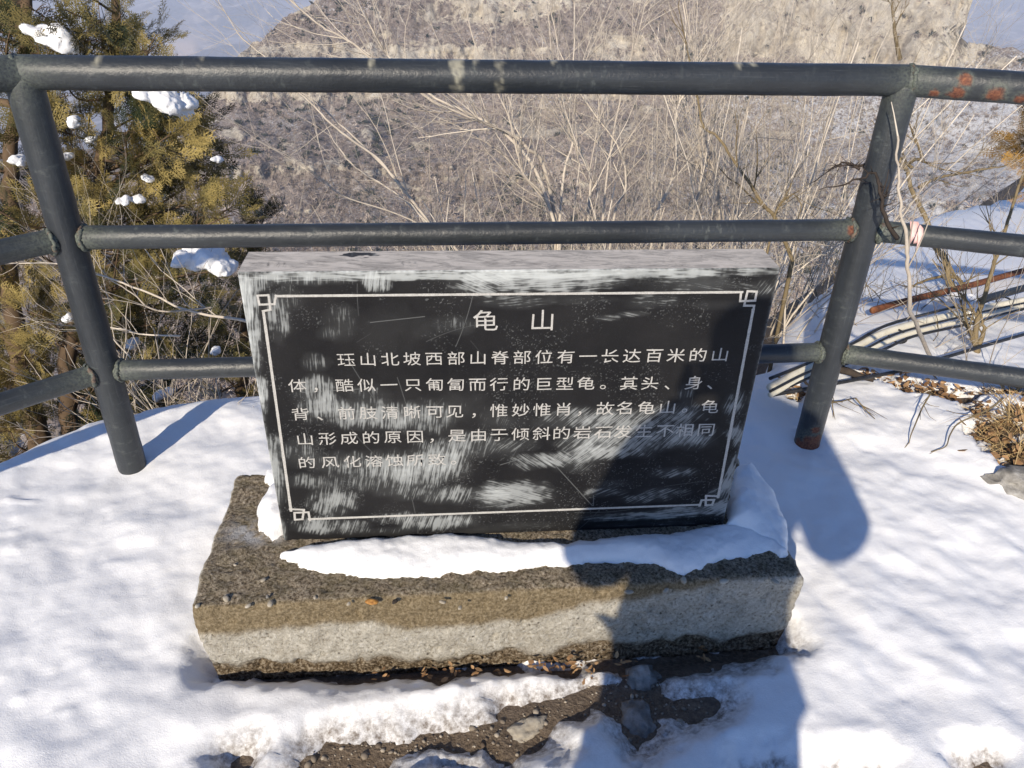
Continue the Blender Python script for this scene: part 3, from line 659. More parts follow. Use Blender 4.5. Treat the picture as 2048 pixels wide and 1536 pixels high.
# ------------------------------------------------------------------ snow lying on the plinth
def drift(name, poly_px, hmax, wid, label, seed, z=BH, hfun=None, step=.004):
    poly = np.array([onz(x, y, z)[:2] for x, y in poly_px])
    lo, hi = poly.min(0)-.03, poly.max(0)+.03
    X, Y = np.meshgrid(np.arange(lo[0], hi[0], step), np.arange(lo[1], hi[1], step))
    s = sdpoly(X, Y, poly)+.016*(fbm(X*30, Y*30, 0, seed, 4)-.5)
    hm = hmax if hfun is None else hfun(X, Y)
    t_ = np.clip(-s/wid, 0, 1); h = hm*np.sqrt(np.clip(1-(1-t_)**2, 0, 1))*(.8+.5*(fbm(X*9, Y*9, 0, seed+1, 3)-.5))+.004*(fbm(X*60, Y*60, 0, seed+2, 3)-.5)*(t_ > .1)
    Zq = z-.004+h; inside = (s < .007)
    Zq = np.where(s > 0, z-.02, Zq)
    Fq = grid_faces(*X.shape); keep = inside.ravel()[Fq].all(1); Fq = Fq[keep]
    V = np.stack([X.ravel(), Y.ravel(), Zq.ravel()], 1); used = np.unique(Fq); mp = -np.ones(len(V), int); mp[used] = np.arange(len(used))
    c = np.array([V[used][:, 0].mean(), V[used][:, 1].mean(), z])
    return tag(mk(name, V[used], mp[Fq], SNOW, attrs={'dirt': np.zeros(len(used))}, origin=c), label, 'snow')
drift('snow_strip', [(556, 1112), (600, 1098), (700, 1086), (800, 1076), (900, 1070), (960, 1078), (1040, 1090), (1120, 1090), (1200, 1084), (1330, 1072), (1452, 1052), (1500, 1052), (1560, 1085), (1575, 1112), (1560, 1118), (1538, 1104), (1490, 1118), (1440, 1122), (1400, 1142), (1365, 1152), (1320, 1138), (1290, 1128), (1180, 1128), (1080, 1136), (1000, 1142), (900, 1152), (800, 1156), (700, 1152), (620, 1140)], .036, .05, 'long strip of snow lying along the front foot of the black tablet', 301)
def hright(X, Y):
    u = (X-BC[0])*ba[0]+(Y-BC[1])*ba[1]; vv = (X-BC[0])*bb[0]+(Y-BC[1])*bb[1]
    return .05+.11*sstep(.08, .30, vv)*sstep(.66, .50, u)
drift('snow_drift', [(1448, 1062), (1456, 1000), (1470, 940), (1500, 930), (1548, 985), (1572, 1050), (1574, 1104), (1560, 1110), (1530, 1090), (1480, 1075)], .1, .07, 'deep snow drift banked against the right side of the black tablet', 311, hfun=hright)
drift('snow_lump', [(518, 1062), (516, 1030), (540, 990), (585, 965), (600, 1000), (600, 1050), (572, 1068), (545, 1082)], .06, .035, 'small lump of snow on the plinth at the left edge of the tablet', 321)
drift('snow_lump', [(528, 962), (532, 946), (575, 940), (580, 965), (545, 974)], .03, .02, 'tiny lump of snow at the back left corner of the plinth', 331)
# ------------------------------------------------------------------ railing
LP, RP = np.array([-1.1176, 1.8267]), np.array([.9544, 2.0552])
LL = LP+2.0*np.array([-.7071, -.7071]); RRp = RP+2.0*np.array([.970, -.243])
TOPZ, MIDZ, LOWZ = 1.137, .750, .368
fence = empty('metal_railing', (0, 1.95, 0)); tag(fence, 'dark grey round pipe railing with three rails running behind the stone tablet', 'railing')
def pipe(name, a, b, r, seed, rust=(), patch=(), ends=(0.0, 0.0), spots=(), parent=fence, n=None, sides=40):
    a, b = np.asarray(a, float), np.asarray(b, float); L = np.linalg.norm(b-a); n = n or int(L/.007)
    tt = np.linspace(0, 1, n); P = a+(b-a)*tt[:, None]
    V, Q, T = tube(P, r, sides)
    u = np.concatenate([np.repeat(tt*L, sides), [0, L]]); ang = np.concatenate([np.tile(np.arange(sides)/sides, n), [0, 0]])
    c = np.vstack([np.repeat(P, sides, 0), a, b]); rad = V-c; rad /= np.linalg.norm(rad, axis=1)[:, None]+1e-9
    V = V+rad*(.0010*(fbm(u*18, ang*9, seed, 200, 3)-.5)*2)[:, None]
    pat = np.zeros(len(V)); pat = np.maximum(pat, ends[0]*np.exp(-u/.05)); pat = np.maximum(pat, ends[1]*np.exp(-(L-u)/.05))
    ru = np.zeros(len(V)); sp = np.zeros(len(V))
    for (cx, s) in rust:
        d = np.linalg.norm(V-np.asarray(cx), axis=1)/s+.9*(fbm(V[:, 0]*70, V[:, 1]*70, V[:, 2]*70, seed, 3)-.5); ru = np.maximum(ru, (1-sstep(.7, 1.1, d))*(.72+.28*vn(V[:, 0]*300, V[:, 1]*300, V[:, 2]*300, 3))); pat = np.maximum(pat, .6*(1-sstep(.9, 1.9, d)))
    for (cx, s) in spots:
        d = V-np.asarray(cx); d = np.sqrt(d[:, 0]**2+(d[:, 1]/2.5)**2+(d[:, 2]/3)**2)/s+.9*(fbm(V[:, 0]*150, V[:, 1]*60, V[:, 2]*60, seed+5, 3)-.5); sp = np.maximum(sp, .8*(1-sstep(.6, 1.1, d)))
    return mk(name, V, [Q, T], STEEL, parent, attrs={'u': u+seed*1.7, 'v': ang, 'rust': ru, 'patina': np.clip(pat, 0, 1), 'spot': sp})
def weld(c, ax, r, seed, parent):
    c = np.asarray(c, float); ax = np.asarray(ax, float)/np.linalg.norm(ax); a = np.array([0, 0, 1.]); a -= ax*(a@ax); a /= np.linalg.norm(a)+1e-9; b = np.cross(ax, a)
    an = np.linspace(0, 2*math.pi, 41); P = c+(r*(.985+.03*(vn(an*2.3, seed+c[2]*9, 0, 8)-.5)))[:, None]*(a*np.cos(an)[:, None]+b*np.sin(an)[:, None])+ax*(.006*(vn(an*2.9, seed+c[2]*7, 0, 6)-.5)+.0016*np.sin(an*19+seed))[:, None]
    V, Q, T = tube(P, .0030+.0042*vn(an*5, seed+c[2]*5, 0, 5), 8, False)
    return mk('weld', V, Q, STEEL, parent, attrs={'u': V[:, 0]*9, 'v': V[:, 2]*9, 'rust': .35*(vn(V[:, 0]*90, V[:, 1]*90, V[:, 2]*90, 9) > .72), 'patina': np.full(len(V), .8), 'spot': np.zeros(len(V))})
def z3(p, z): return np.array([p[0], p[1], z])
RT_, RM_, RL_, RPo = .0375, .0295, .0285, .0395
def ptop(px, py): return onplane(px, py, z3(LP, 0), np.array([-(RP-LP)[1], (RP-LP)[0], 0]))
dR = (RRp-RP)/np.linalg.norm(RRp-RP); nR = np.array([-dR[1], dR[0], 0]); dM = (RP-LP)/np.linalg.norm(RP-LP); dL = (LL-LP)/np.linalg.norm(LL-LP)
def pr(px, py): return onplane(px, py, z3(RP, 0)-.03*nR, nR)
posts = []
for p, seed, sp in ((LP, 1, ()), (RP, 2, ((z3(RP, .13)-[0, .04, 0], .03),)), (LL, 3, ()), (RRp, 4, ())):
    z0 = terr(p[0], p[1])-.25; ru = [(z3(p, .06)-np.array([.0, .036, 0]), .036)] if seed == 2 else []
    if seed == 2: ru += [(z3(p, .045)-np.array([.03, .02, 0]), .02), (z3(p, .045)-np.array([-.03, .02, 0]), .02), (z3(p, .11)-np.array([.0, .038, 0]), .014)]
    lean = np.array([.0, 0, 0]); posts.append(pipe('post', z3(p, float(z0)), z3(p, TOPZ-.01), RPo, seed, rust=ru, ends=(0, .5)))
tl = [(ptop(x, y), s) for x, y, s in ((205, 137, .012), (250, 150, .010), (410, 145, .013), (465, 135, .008), (745, 135, .012), (825, 145, .010), (915, 143, .020), (950, 145, .012), (1000, 155, .016), (1107, 135, .010), (1215, 160, .010), (1470, 145, .012), (1500, 140, .01))]
tr = [(ptop(x, y), s) for x, y, s in ((1000, 160, .010), (1142, 166, .009), (1213, 168, .009), (200, 135, .008))]
pipe('top_rail', z3(LP, TOPZ), z3(RP, TOPZ), RT_, 11, rust=[(a, b) for a, b in tr], spots=tl, ends=(.7, .5))
pipe('top_rail', z3(RP, TOPZ), z3(RRp, TOPZ), RT_, 12, rust=[(pr(x, y), s) for x, y, s in ((1930, 158, .016), (1913, 186, .019), (1868, 187, .011), (1992, 186, .021), (2040, 200, .014))], ends=(.8, 0))
pipe('top_rail', z3(LL, TOPZ), z3(LP, TOPZ), RT_, 13, ends=(0, .8))
for z_, r_, sd, k in ((MIDZ, RM_, 21, 1), (LOWZ, RL_, 31, 0)):
    ru = [(onplane(1705, 460, z3(RP, 0)-np.array([0, .03, 0]), np.array([-.11, 1, 0])), .016)] if k else []
    pipe('rail', z3(LP+dM*.03, z_), z3(RP-dM*.03, z_), r_, sd, rust=ru, ends=(.9, .9))
    pipe('rail', z3(RP+dR*.03, z_), z3(RRp-dR*.03, z_), r_, sd+1, ends=(1., 0))
    pipe('rail', z3(LL-dL*.03, z_), z3(LP+dL*.03, z_), r_, sd+2, ends=(0, 1.))
    for q, d in ((LP, dM), (LP, dL), (RP, -dM), (RP, dR)):
        weld(z3(q+d*(RPo+.001), z_), z3(d, 0), r_+.001, sd, posts[0] if q is LP else posts[1])
for q, po in ((LP, posts[0]), (RP, posts[1])): weld(z3(q, TOPZ-RT_-.002), (0, 0, 1), RPo*.95, 3, po)
weld(z3(RP+dR*.012, TOPZ), z3(dR, 0)+z3(dM, 0), RT_+.0005, 5, posts[1]); weld(z3(LP-dM*.012, TOPZ), z3(dM, 0)-z3(dL, 0), RT_+.0005, 6, posts[0])
# ------------------------------------------------------------------ branches
def nrm_(v): v = np.asarray(v, float); return v/(np.linalg.norm(v)+1e-12)
def grow(mb, p, d, L, r, lvl, g, up=.12, wig=.22, nchild=(3, 6), tone=.6, sides=4, spread_=.75, thorn=0.0):
    n = max(3, int(L/.07)+2); P = [np.asarray(p, float)]; d = nrm_(d)
    for i in range(n):
        d = nrm_(d+g.normal(0, wig, 3)*.5+np.array([0, 0, up*.35])); P.append(P[-1]+d*L/n)
    P = np.array(P); rr = np.linspace(r, r*.42, len(P)); tn = np.clip(tone+g.normal(0, .16), 0, 1)
    mb.tube(P, rr, sides, tn, cap=False)
    if thorn:
        for k in range(int(L/.06*thorn)):
            i = g.integers(1, len(P)-1); v = nrm_(g.normal(0, 1, 3)); mb.tube(np.array([P[i], P[i]+v*.010, P[i]+v*.022]), [rr[i]*.7, rr[i]*.4, .0003], 3, tn*.7)
    if lvl > 0:
        for k in range(g.integers(*nchild)):
            i = int(g.integers(max(1, len(P)//5), len(P))); t = nrm_(P[min(i+1, len(P)-1)]-P[max(i-1, 0)]); s = nrm_(np.cross(t, g.normal(0, 1, 3)))
            grow(mb, P[i], nrm_(t+s*spread_*g.uniform(.5, 1.2)), L*g.uniform(.35, .7), rr[i]*.62, lvl-1, g, up, wig, nchild, tone, sides, spread_, thorn)
def px_path(pts, n=5):
    return smooth_path([PD(*q) for q in pts], n)
def to_ground(P):
    q = P[0].copy(); q[2] = min(float(terr(q[0], q[1]))-.05, q[2]-.05); q[:2] += (P[0]-P[1])[:2]*.4
    return np.vstack([q, P])
def shrub(name, label, cat, group, heroes, g, mats, r0=.007, lvl=2, base=None, nside=7, tone=.6, Ltw=(.22, .55), thorn=0.0, extra=0, wig=.22, spread_=.75, ground=True):
    st, tw = MB(), MB(); first = None
    for h in heroes:
        rad = r0*(h[0] if np.isscalar(h[0]) else 1); pts = h[1:] if np.isscalar(h[0]) else h
        P = px_path(pts)
        P = P+np.cumsum(g.normal(0, .0035, P.shape), 0)*np.linspace(0, 1, len(P))[:, None]
        if ground: P = to_ground(P)
        rr = np.linspace(rad, rad*.38, len(P)); st.tube(P, rr, 6, np.clip(tone+g.normal(0, .1), 0, 1))
        if first is None: first = P[0]
        T = np.gradient(P, axis=0)
        for k in range(nside):
            i = int(g.integers(len(P)//4, len(P))); s = nrm_(np.cross(T[i], g.normal(0, 1, 3)))
            grow(tw, P[i], nrm_(nrm_(T[i])+s*g.uniform(.45, 1.0)), g.uniform(*Ltw), rr[i]*.5, lvl-1, g, tone=tone, thorn=thorn, wig=wig, spread_=spread_)
        grow(tw, P[-1], T[-1], g.uniform(*Ltw), rr[-1]*.9, lvl-1, g, tone=tone, thorn=thorn)
        if thorn:
            for k in range(10):
                i = int(g.integers(2, len(P)-1)); v = nrm_(g.normal(0, 1, 3)); st.tube(np.array([P[i], P[i]+v*.012, P[i]+v*.03]), [rr[i]*.5, rr[i]*.35, .0004], 4, tone*.7)
    e = empty(name, first); tag(e, label, cat, group)
    st.build('stems', mats, e); tw.build('twigs', mats, e)
    return e
G = np.random.default_rng(11)
SG = 'leafless shrubs growing behind the railing'
d1 = 3.1
shrub('bare_shrub', 'pale leafless shrub whose long branch arches far to the upper left behind the middle rail', 'shrub', SG, [
    (1.0, (960, 560, 3.0), (905, 490, 2.95), (862, 446, 2.9), (790, 355, 2.85), (752, 312, 2.85), (693, 273, 2.8), (647, 237, 2.8), (621, 211, 2.8), (582, 182, 2.8), (530, 130, 2.8), (470, 75, 2.8)),
    (.7, (790, 355, 2.85), (700, 265, 2.86), (650, 225, 2.9), (575, 180, 2.9)), (.6, (905, 490, 2.95), (820, 440, 2.9), (700, 395, 2.8), (650, 360, 2.75), (615, 330, 2.7)),
    (.6, (880, 470, 3.1), (800, 395, 3.1), (720, 345, 3.1), (670, 300, 3.1), (640, 250, 3.1))], G, TWIG, .0062, 2, nside=5, ground=False)
shrub('bare_shrub', 'pale leafless shrub with two thick bleached limbs leaning left across the top rail', 'shrub', SG, [
    (1.15, (1135, 560, 3.3), (1113, 443, 3.2), (1087, 325, 3.15), (1057, 293, 3.1), (1031, 267, 3.1), (950, 234, 3.05), (870, 195, 3.0), (740, 110, 3.0), (690, 78, 3.0), (640, 50, 3.0), (570, -20, 3.0)),
    (1.0, (1120, 480, 3.2), (1070, 340, 3.1), (1000, 262, 3.1), (921, 221, 3.1), (856, 195, 3.1), (790, 140, 3.1), (740, 90, 3.1), (700, 20, 3.1)),
    (.8, (1113, 443, 3.2), (1080, 384, 3.15), (1048, 352, 3.1), (1035, 306, 3.1), (1010, 220, 3.1), (960, 110, 3.1), (930, 0, 3.1)),
    (.8, (1119, 443, 3.2), (1129, 342, 3.2), (1145, 293, 3.2), (1139, 260, 3.2), (1145, 182, 3.2), (1140, 100, 3.2), (1147, -20, 3.2))], G, TWIG, .0078, 3, nside=13, thorn=.0)
shrub('bare_shrub', 'pale leafless shrub of many upright thin stems behind the right half of the tablet', 'shrub', SG, [
    (1.0, (1180, 560, 3.3), (1175, 443, 3.25), (1178, 358, 3.2), (1158, 306, 3.2), (1132, 254, 3.2), (1100, 150, 3.2), (1080, -10, 3.2)),
    (.8, (1200, 540, 3.3), (1207, 403, 3.2), (1220, 300, 3.2), (1240, 180, 3.2), (1270, 60, 3.2), (1290, -20, 3.2)),
    (.9, (1215, 540, 3.3), (1230, 423, 3.2), (1250, 368, 3.2), (1230, 286, 3.2), (1171, 208, 3.2), (1120, 110, 3.2), (1095, 10, 3.2)),
    (.6, (1160, 520, 3.4), (1100, 420, 3.4), (1020, 330, 3.4), (960, 290, 3.4), (880, 250, 3.4))], G, TWIG, .0074, 3, nside=15)
shrub('bare_shrub', 'pale leafless shrub with forked upright stems between the tablet and the right post', 'shrub', SG, [
    (1.1, (1300, 560, 3.3), (1308, 443, 3.2), (1337, 374, 3.2), (1354, 312, 3.2), (1350, 228, 3.2), (1357, 182, 3.2), (1365, 100, 3.2), (1358, -10, 3.2)),
    (.9, (1380, 560, 3.3), (1386, 440, 3.2), (1402, 352, 3.2), (1396, 277, 3.2), (1402, 195, 3.2), (1385, 90, 3.2), (1365, -10, 3.2)),
    (.9, (1440, 560, 3.3), (1438, 440, 3.2), (1432, 358, 3.2), (1406, 300, 3.2), (1399, 228, 3.2), (1420, 110, 3.2), (1440, 30, 3.2)),
    (.8, (1470, 560, 3.3), (1471, 440, 3.3), (1471, 326, 3.3), (1500, 200, 3.3), (1540, 90, 3.3))], G, TWIG, .0074, 3, nside=15)
shrub('thorn_shrub', 'dark thorny shrub with one olive stem bending left behind the middle rail', 'shrub', None, [
    (1.0, (1585, 520, 2.9), (1549, 433, 2.85), (1530, 410, 2.85), (1503, 365, 2.85), (1470, 316, 2.85), (1438, 270, 2.85), (1415, 250, 2.85), (1399, 195, 2.85), (1380, 120, 2.85)),
    (.5, (1549, 433, 2.85), (1556, 412, 2.8), (1590, 386, 2.8)), (.5, (1551, 425, 2.8), (1565, 400, 2.8), (1587, 385, 2.8), (1600, 415, 2.8))], G, OLIVEBARK, .0085, 2, nside=3, thorn=.5, tone=.45, Ltw=(.12, .3))
# fuller thickets behind
FILL = [(.05, 3.1, 1.9, .9), (-.45, 3.3, 1.7, .8), (.55, 3.6, 2.2, 1.0), (1.0, 3.9, 2.3, 1.0), (1.5, 4.3, 2.1, 1.0), (1.15, 3.2, 1.7, .9), (.25, 4.3, 2.5, 1.1), (1.9, 5.0, 2.0, 1.2), (-.2, 4.4, 2.3, 1.0), (.8, 5.2, 2.4, 1.2), (.75, 2.95, 1.5, .8), (.35, 3.0, 1.6, .9), (1.35, 3.7, 1.9, 1.1), (-.1, 3.7, 2.1, 1.0)]
FLAB = ['low pale thicket of bare twigs just behind the left half of the tablet', 'thin pale thicket of bare twigs right of the cypress', 'tall pale thicket of bare twigs behind the middle of the railing', 'tall pale thicket of bare twigs behind the right half of the railing', 'pale thicket of bare twigs left of the right post, beyond the tablet', 'low tangled thicket of bare twigs close behind the right edge of the tablet', 'distant tall thicket of bare twigs behind the tablet title', 'farthest thicket of fine bare twigs beside the snowy spur', 'distant thicket of bare twigs behind the arching branch', 'farthest thicket of bare twigs behind the middle rail', 'nearest low thicket of bare twigs behind the top right corner of the tablet', 'nearest low thicket of bare twigs behind the tablet title', 'dense thicket of bare twigs just left of the right post', 'dense thicket of bare twigs behind the top left corner of the tablet']
for (x, y, hgt, wd_), lab in zip(FILL, FLAB):
    g = np.random.default_rng(int(1000+x*100+y*10)); st, tw = MB(), MB(); z = float(terr(x, y)); e = empty('bare_thicket', (x, y, z)); tag(e, lab, 'shrub', 'thickets of bare twigs below the railing')
    for k in range(13):
        a = g.uniform(0, 2*math.pi); q = np.array([x, y, z-.05])+np.array([math.cos(a), math.sin(a), 0])*g.uniform(0, .22)*wd_
        ln = nrm_([math.cos(a)*.42*g.uniform(.2, 1), math.sin(a)*.42*g.uniform(.2, 1), 1]); n = 9; P = [q]
        for i in range(n): ln = nrm_(ln+g.normal(0, .10, 3)+np.array([0, 0, .03])); P.append(P[-1]+ln*hgt*g.uniform(.7, 1.05)/n)
        P = np.array(P); rr = np.linspace(.0052, .0017, len(P))*g.uniform(.55, 1.1); st.tube(P, rr, 5, np.clip(g.normal(.6, .2), 0, 1)); T = np.gradient(P, axis=0)
        for j in range(12):
            i = int(g.integers(3, len(P))); s = nrm_(np.cross(T[i], g.normal(0, 1, 3)))
            grow(tw, P[i], nrm_(nrm_(T[i])+s*g.uniform(.4, 1.5)), g.uniform(.2, .6), rr[i]*.5, 1, g, nchild=(2, 6), tone=.5, wig=.34, spread_=1.0)
    st.build('stems', TWIG, e); tw.build('twigs', TWIG, e)
# left: pale branch in front of the cypress and low brush
shrub('bare_shrub', 'pale leafless shrub reaching across the lower right of the cypress', 'shrub', SG, [
    (1.0, (520, 650, 2.6), (482, 640, 2.6), (423, 630, 2.6), (358, 610, 2.6), (277, 574, 2.6), (179, 538, 2.6), (60, 522, 2.6)),
    (.6, (423, 615, 2.6), (320, 622, 2.6), (270, 590, 2.6), (230, 560, 2.6), (200, 520, 2.6)), (.6, (360, 672, 2.7), (290, 668, 2.7), (240, 655, 2.7), (160, 655, 2.7)),
    (.6, (262, 716, 2.7), (230, 680, 2.7), (214, 655, 2.7), (190, 610, 2.7))], G, TWIG, .0058, 2, nside=7, ground=False)
for (px, py, dp), lab in zip(((420, 800, 3.0), (300, 830, 3.0), (500, 770, 3.2)), ('low tangle of bare twigs behind the lower left rail, beside the tablet', 'low tangle of bare twigs between the cypress trunks and the left post', 'low tangle of bare twigs against the left edge of the tablet')):
    g = np.random.default_rng(px); c = PD(px, py, dp); tw = MB(); c[2] = float(terr(c[0], c[1]))
    for k in range(15): grow(tw, c+g.normal(0, .14, 3)*[1, 1, .2], [g.normal(0, .8), g.normal(0, .6), g.uniform(.35, 1.3)], g.uniform(.35, .8), .0032, 1, g, tone=.5)
    tag(tw.build('bare_brush', TWIG, origin=c), lab, 'brush', 'low brush below the left railing')
# ------------------------------------------------------------------ cypress
def spray_template(g):
    Q = []
    def leaf(p, d, n_, L, w_):
        s = np.cross(d, n_); s = s/np.linalg.norm(s); return [p, p+d*L*.5+s*w_, p+d*L, p+d*L*.5-s*w_]
    nz = np.array([0, 0, 1.]); x = 0.06; k = 0
    def cur(x): return np.array([x, 0, -.16*x*x])
    while x < .97:
        side = 1 if k % 2 else -1; L = (.42*(1-x)**.75+.09)*g.uniform(.8, 1.2); a = R(g.uniform(32, 48))*side
        d = np.array([math.cos(a), math.sin(a), g.normal(-.12, .14)]); d /= np.linalg.norm(d); p = cur(x)
        Q.append(leaf(p, d, nz, L, .0135))
        y = .18*L; j = 0
        while y < L*.95:
            b = a+R(g.uniform(34, 50))*(1 if j % 2 else -1); d2 = np.array([math.cos(b), math.sin(b), g.normal(-.1, .2)]); d2 /= np.linalg.norm(d2)
            Q.append(leaf(p+d*y, d2, nz, (.12*(1-y/L)+.07)*g.uniform(.8, 1.2), .0135)); y += .052; j += 1
        x += .050; k += 1
    for i in range(6): Q.append(leaf(cur(i/6), nrm_(cur((i+1)/6)-cur(i/6)), nz, .19, .014))
    return np.array(Q)
g = np.random.default_rng(21); TPL = [spray_template(g) for _ in range(6)]
def put_sprays(lst):
    V = []; A = []
    for (p, d, s, tn, roll) in lst:
        T = TPL[int(g.integers(6))]; d = nrm_(d); sd = nrm_(np.cross(d, [0, 0, 1.])+1e-6); up_ = np.cross(sd, d); c, s_ = math.cos(roll), math.sin(roll)
        B = np.array([d, sd*c+up_*s_, up_*c-sd*s_]); V.append((T.reshape(-1, 3)*s)@B+p)
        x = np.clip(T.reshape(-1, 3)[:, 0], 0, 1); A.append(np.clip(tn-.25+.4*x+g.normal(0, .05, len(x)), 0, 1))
    return np.vstack(V), np.concatenate(A)
def cypress(label, trunks, targets, extra, seed, base, ssz=(.085, .165), dens=20, leafm=None):
    global g
    g = np.random.default_rng(seed); e = empty('cypress_tree', base); tag(e, label, 'tree', 'cypress trees beyond the railing')
    tk, lb = MB(), MB(); sp = []; TR = []
    for (r, *pts) in trunks:
        P = smooth_path([PD(*q) for q in pts], 8); q = P[0].copy(); q[2] = float(terr(q[0], q[1]))-.1; P = np.vstack([q, P]); P = P+g.normal(0, .006, P.shape); rr = np.linspace(r, r*.3, len(P)); tk.tube(P, rr, 9, g.uniform(.4, .6)); TR.append(P)
    AP = np.vstack(TR)
    tg = [PD(*t_) for t_ in targets]+list(extra)
    for t_ in tg:
        dd = np.linalg.norm((AP-t_)*[1, 1, 1], axis=1)+.6*np.abs(AP[:, 2]-(t_[2]-.25)); p0 = AP[np.argmin(dd)]
        L = np.linalg.norm(t_-p0); mid = p0*.45+t_*.55+np.array([0, 0, -.06*L])+g.normal(0, .05, 3)
        P = smooth_path([p0, mid, t_], 7); rr = np.linspace(.004+.008*L, .0022, len(P)); lb.tube(P, rr, 5, g.uniform(.3, .7), cap=False); T = np.gradient(P, axis=0)
        tn0 = g.normal(.42, .27)
        nb = int(dens*g.uniform(.7, 1.25))
        for k in range(nb):
            u = 1-g.uniform(0, 1)**1.6*.72; i = min(len(P)-1, int(u*(len(P)-1))); s = nrm_(np.cross(T[i], g.normal(0, 1, 3)))
            off = s*g.uniform(0, .13)*(1.25-u*.6)+nrm_(T[i])*g.uniform(-.03, .05); q = P[i]+off
            if np.linalg.norm(off) > .05: lb.tube(np.array([P[i], P[i]*.5+q*.5+[0, 0, .006], q]), [.0022, .0018, .0012], 3, .5, cap=False)
            d = nrm_(nrm_(T[i])*.8+s*.7+np.array([0, 0, g.normal(.05, .35)])); sp.append((q, d, g.uniform(*ssz), np.clip(tn0+g.normal(0, .12), 0, 1), g.uniform(0, 6.28)))
    tk.build('trunk', CYBARK, e); lb.build('limbs', CYBARK, e)
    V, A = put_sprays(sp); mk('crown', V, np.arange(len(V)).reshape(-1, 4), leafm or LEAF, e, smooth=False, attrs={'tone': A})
    return e
TG = [(60, 15), (20, 60), (130, 20), (200, 35), (245, 25), (285, 70), (300, 95), (240, 95), (170, 75), (110, 110), (60, 105), (30, 150), (110, 190), (180, 215), (240, 190), (300, 215), (360, 190), (395, 230), (430, 250), (445, 285), (400, 300), (340, 270), (300, 260), (250, 260), (200, 300), (160, 330), (90, 260), (40, 250), (20, 350), (80, 400), (140, 420), (200, 410), (190, 365), (330, 330), (410, 350), (330, 440), (280, 430), (240, 480), (440, 395), (460, 430), (410, 430), (470, 410), (440, 540), (380, 470), (320, 520), (270, 560), (200, 520), (130, 520), (60, 500), (15, 480), (460, 600), (400, 570), (350, 610), (440, 660), (380, 680), (300, 650), (240, 640), (180, 610), (110, 600), (50, 620), (10, 560), (450, 720), (330, 720), (260, 740), (200, 760), (120, 680), (50, 700), (10, 760), (280, 810), (220, 830), (340, 780), (60, 800), (120, 780), (20, 860), (180, 850), (40, 910), (300, 860)]
TGT = [(x, y, 3.3+.42*G.normal(0, .6)+(.15 if y > 550 else 0)) for x, y in TG]
EX = [PD(G.uniform(-700, 60), G.uniform(-350, 700), G.uniform(3.6, 4.6)) for _ in range(34)]+[PD(G.uniform(-650, -60), G.uniform(-300, 850), G.uniform(2.9, 3.8)) for _ in range(26)]+[PD(G.uniform(-150, 300), G.uniform(-450, -60), G.uniform(3.2, 4)) for _ in range(14)]
cb = PD(80, 900, 3.5); cb[2] = float(terr(cb[0], cb[1]))
cypress('big olive green cypress holding lumps of snow beyond the left post', [(.055, (96, 930, 3.5), (70, 840, 3.5), (25, 620, 3.5), (20, 350, 3.55), (50, 50, 3.5), (70, -300, 3.5)), (.045, (142, 910, 3.4), (137, 850, 3.4), (140, 700, 3.4), (180, 470, 3.4), (215, 230, 3.45), (235, 0, 3.5), (240, -220, 3.5))], TGT, EX, 31, cb)
SMALL = [(500, 440, 4.2), (530, 430, 4.2), (515, 470, 4.3), (490, 490, 4.2), (470, 520, 4.2), (500, 560, 4.3), (480, 640, 4.3), (510, 610, 4.3), (460, 690, 4.3), (500, 690, 4.3), (430, 760, 4.3), (480, 760, 4.3)]
sb = PD(480, 820, 4.3); sb[2] = float(terr(sb[0], sb[1]))
cypress('smaller dark cypress peeping out between the big cypress and the tablet', [(.03, (485, 800, 4.3), (490, 650, 4.3), (505, 500, 4.3), (510, 440, 4.25))], SMALL, [], 37, sb, (.09, .15), 13)
RT2 = [(2075, 225, 6.2), (2055, 262, 6.2), (2035, 300, 6.2), (2080, 260, 6.2), (2080, 330, 6.3), (2100, 200, 6.3), (2120, 300, 6.3), (2140, 380, 6.3), (2060, 320, 6.2), (2170, 250, 6.4), (2200, 330, 6.4)]
sb = PD(2110, 460, 6.4); sb[2] = float(terr(sb[0], sb[1]))
cypress('yellow brown cypress at the right edge above the snowy spur', [(.04, (2110, 440, 6.4), (2105, 330, 6.4), (2100, 180, 6.4))], RT2, [], 41, sb, (.14, .24), 13, m_tone('rusty_cypress_foliage', (.07, .05, .02), (.42, .24, .06), .7, .25, nscale=7))
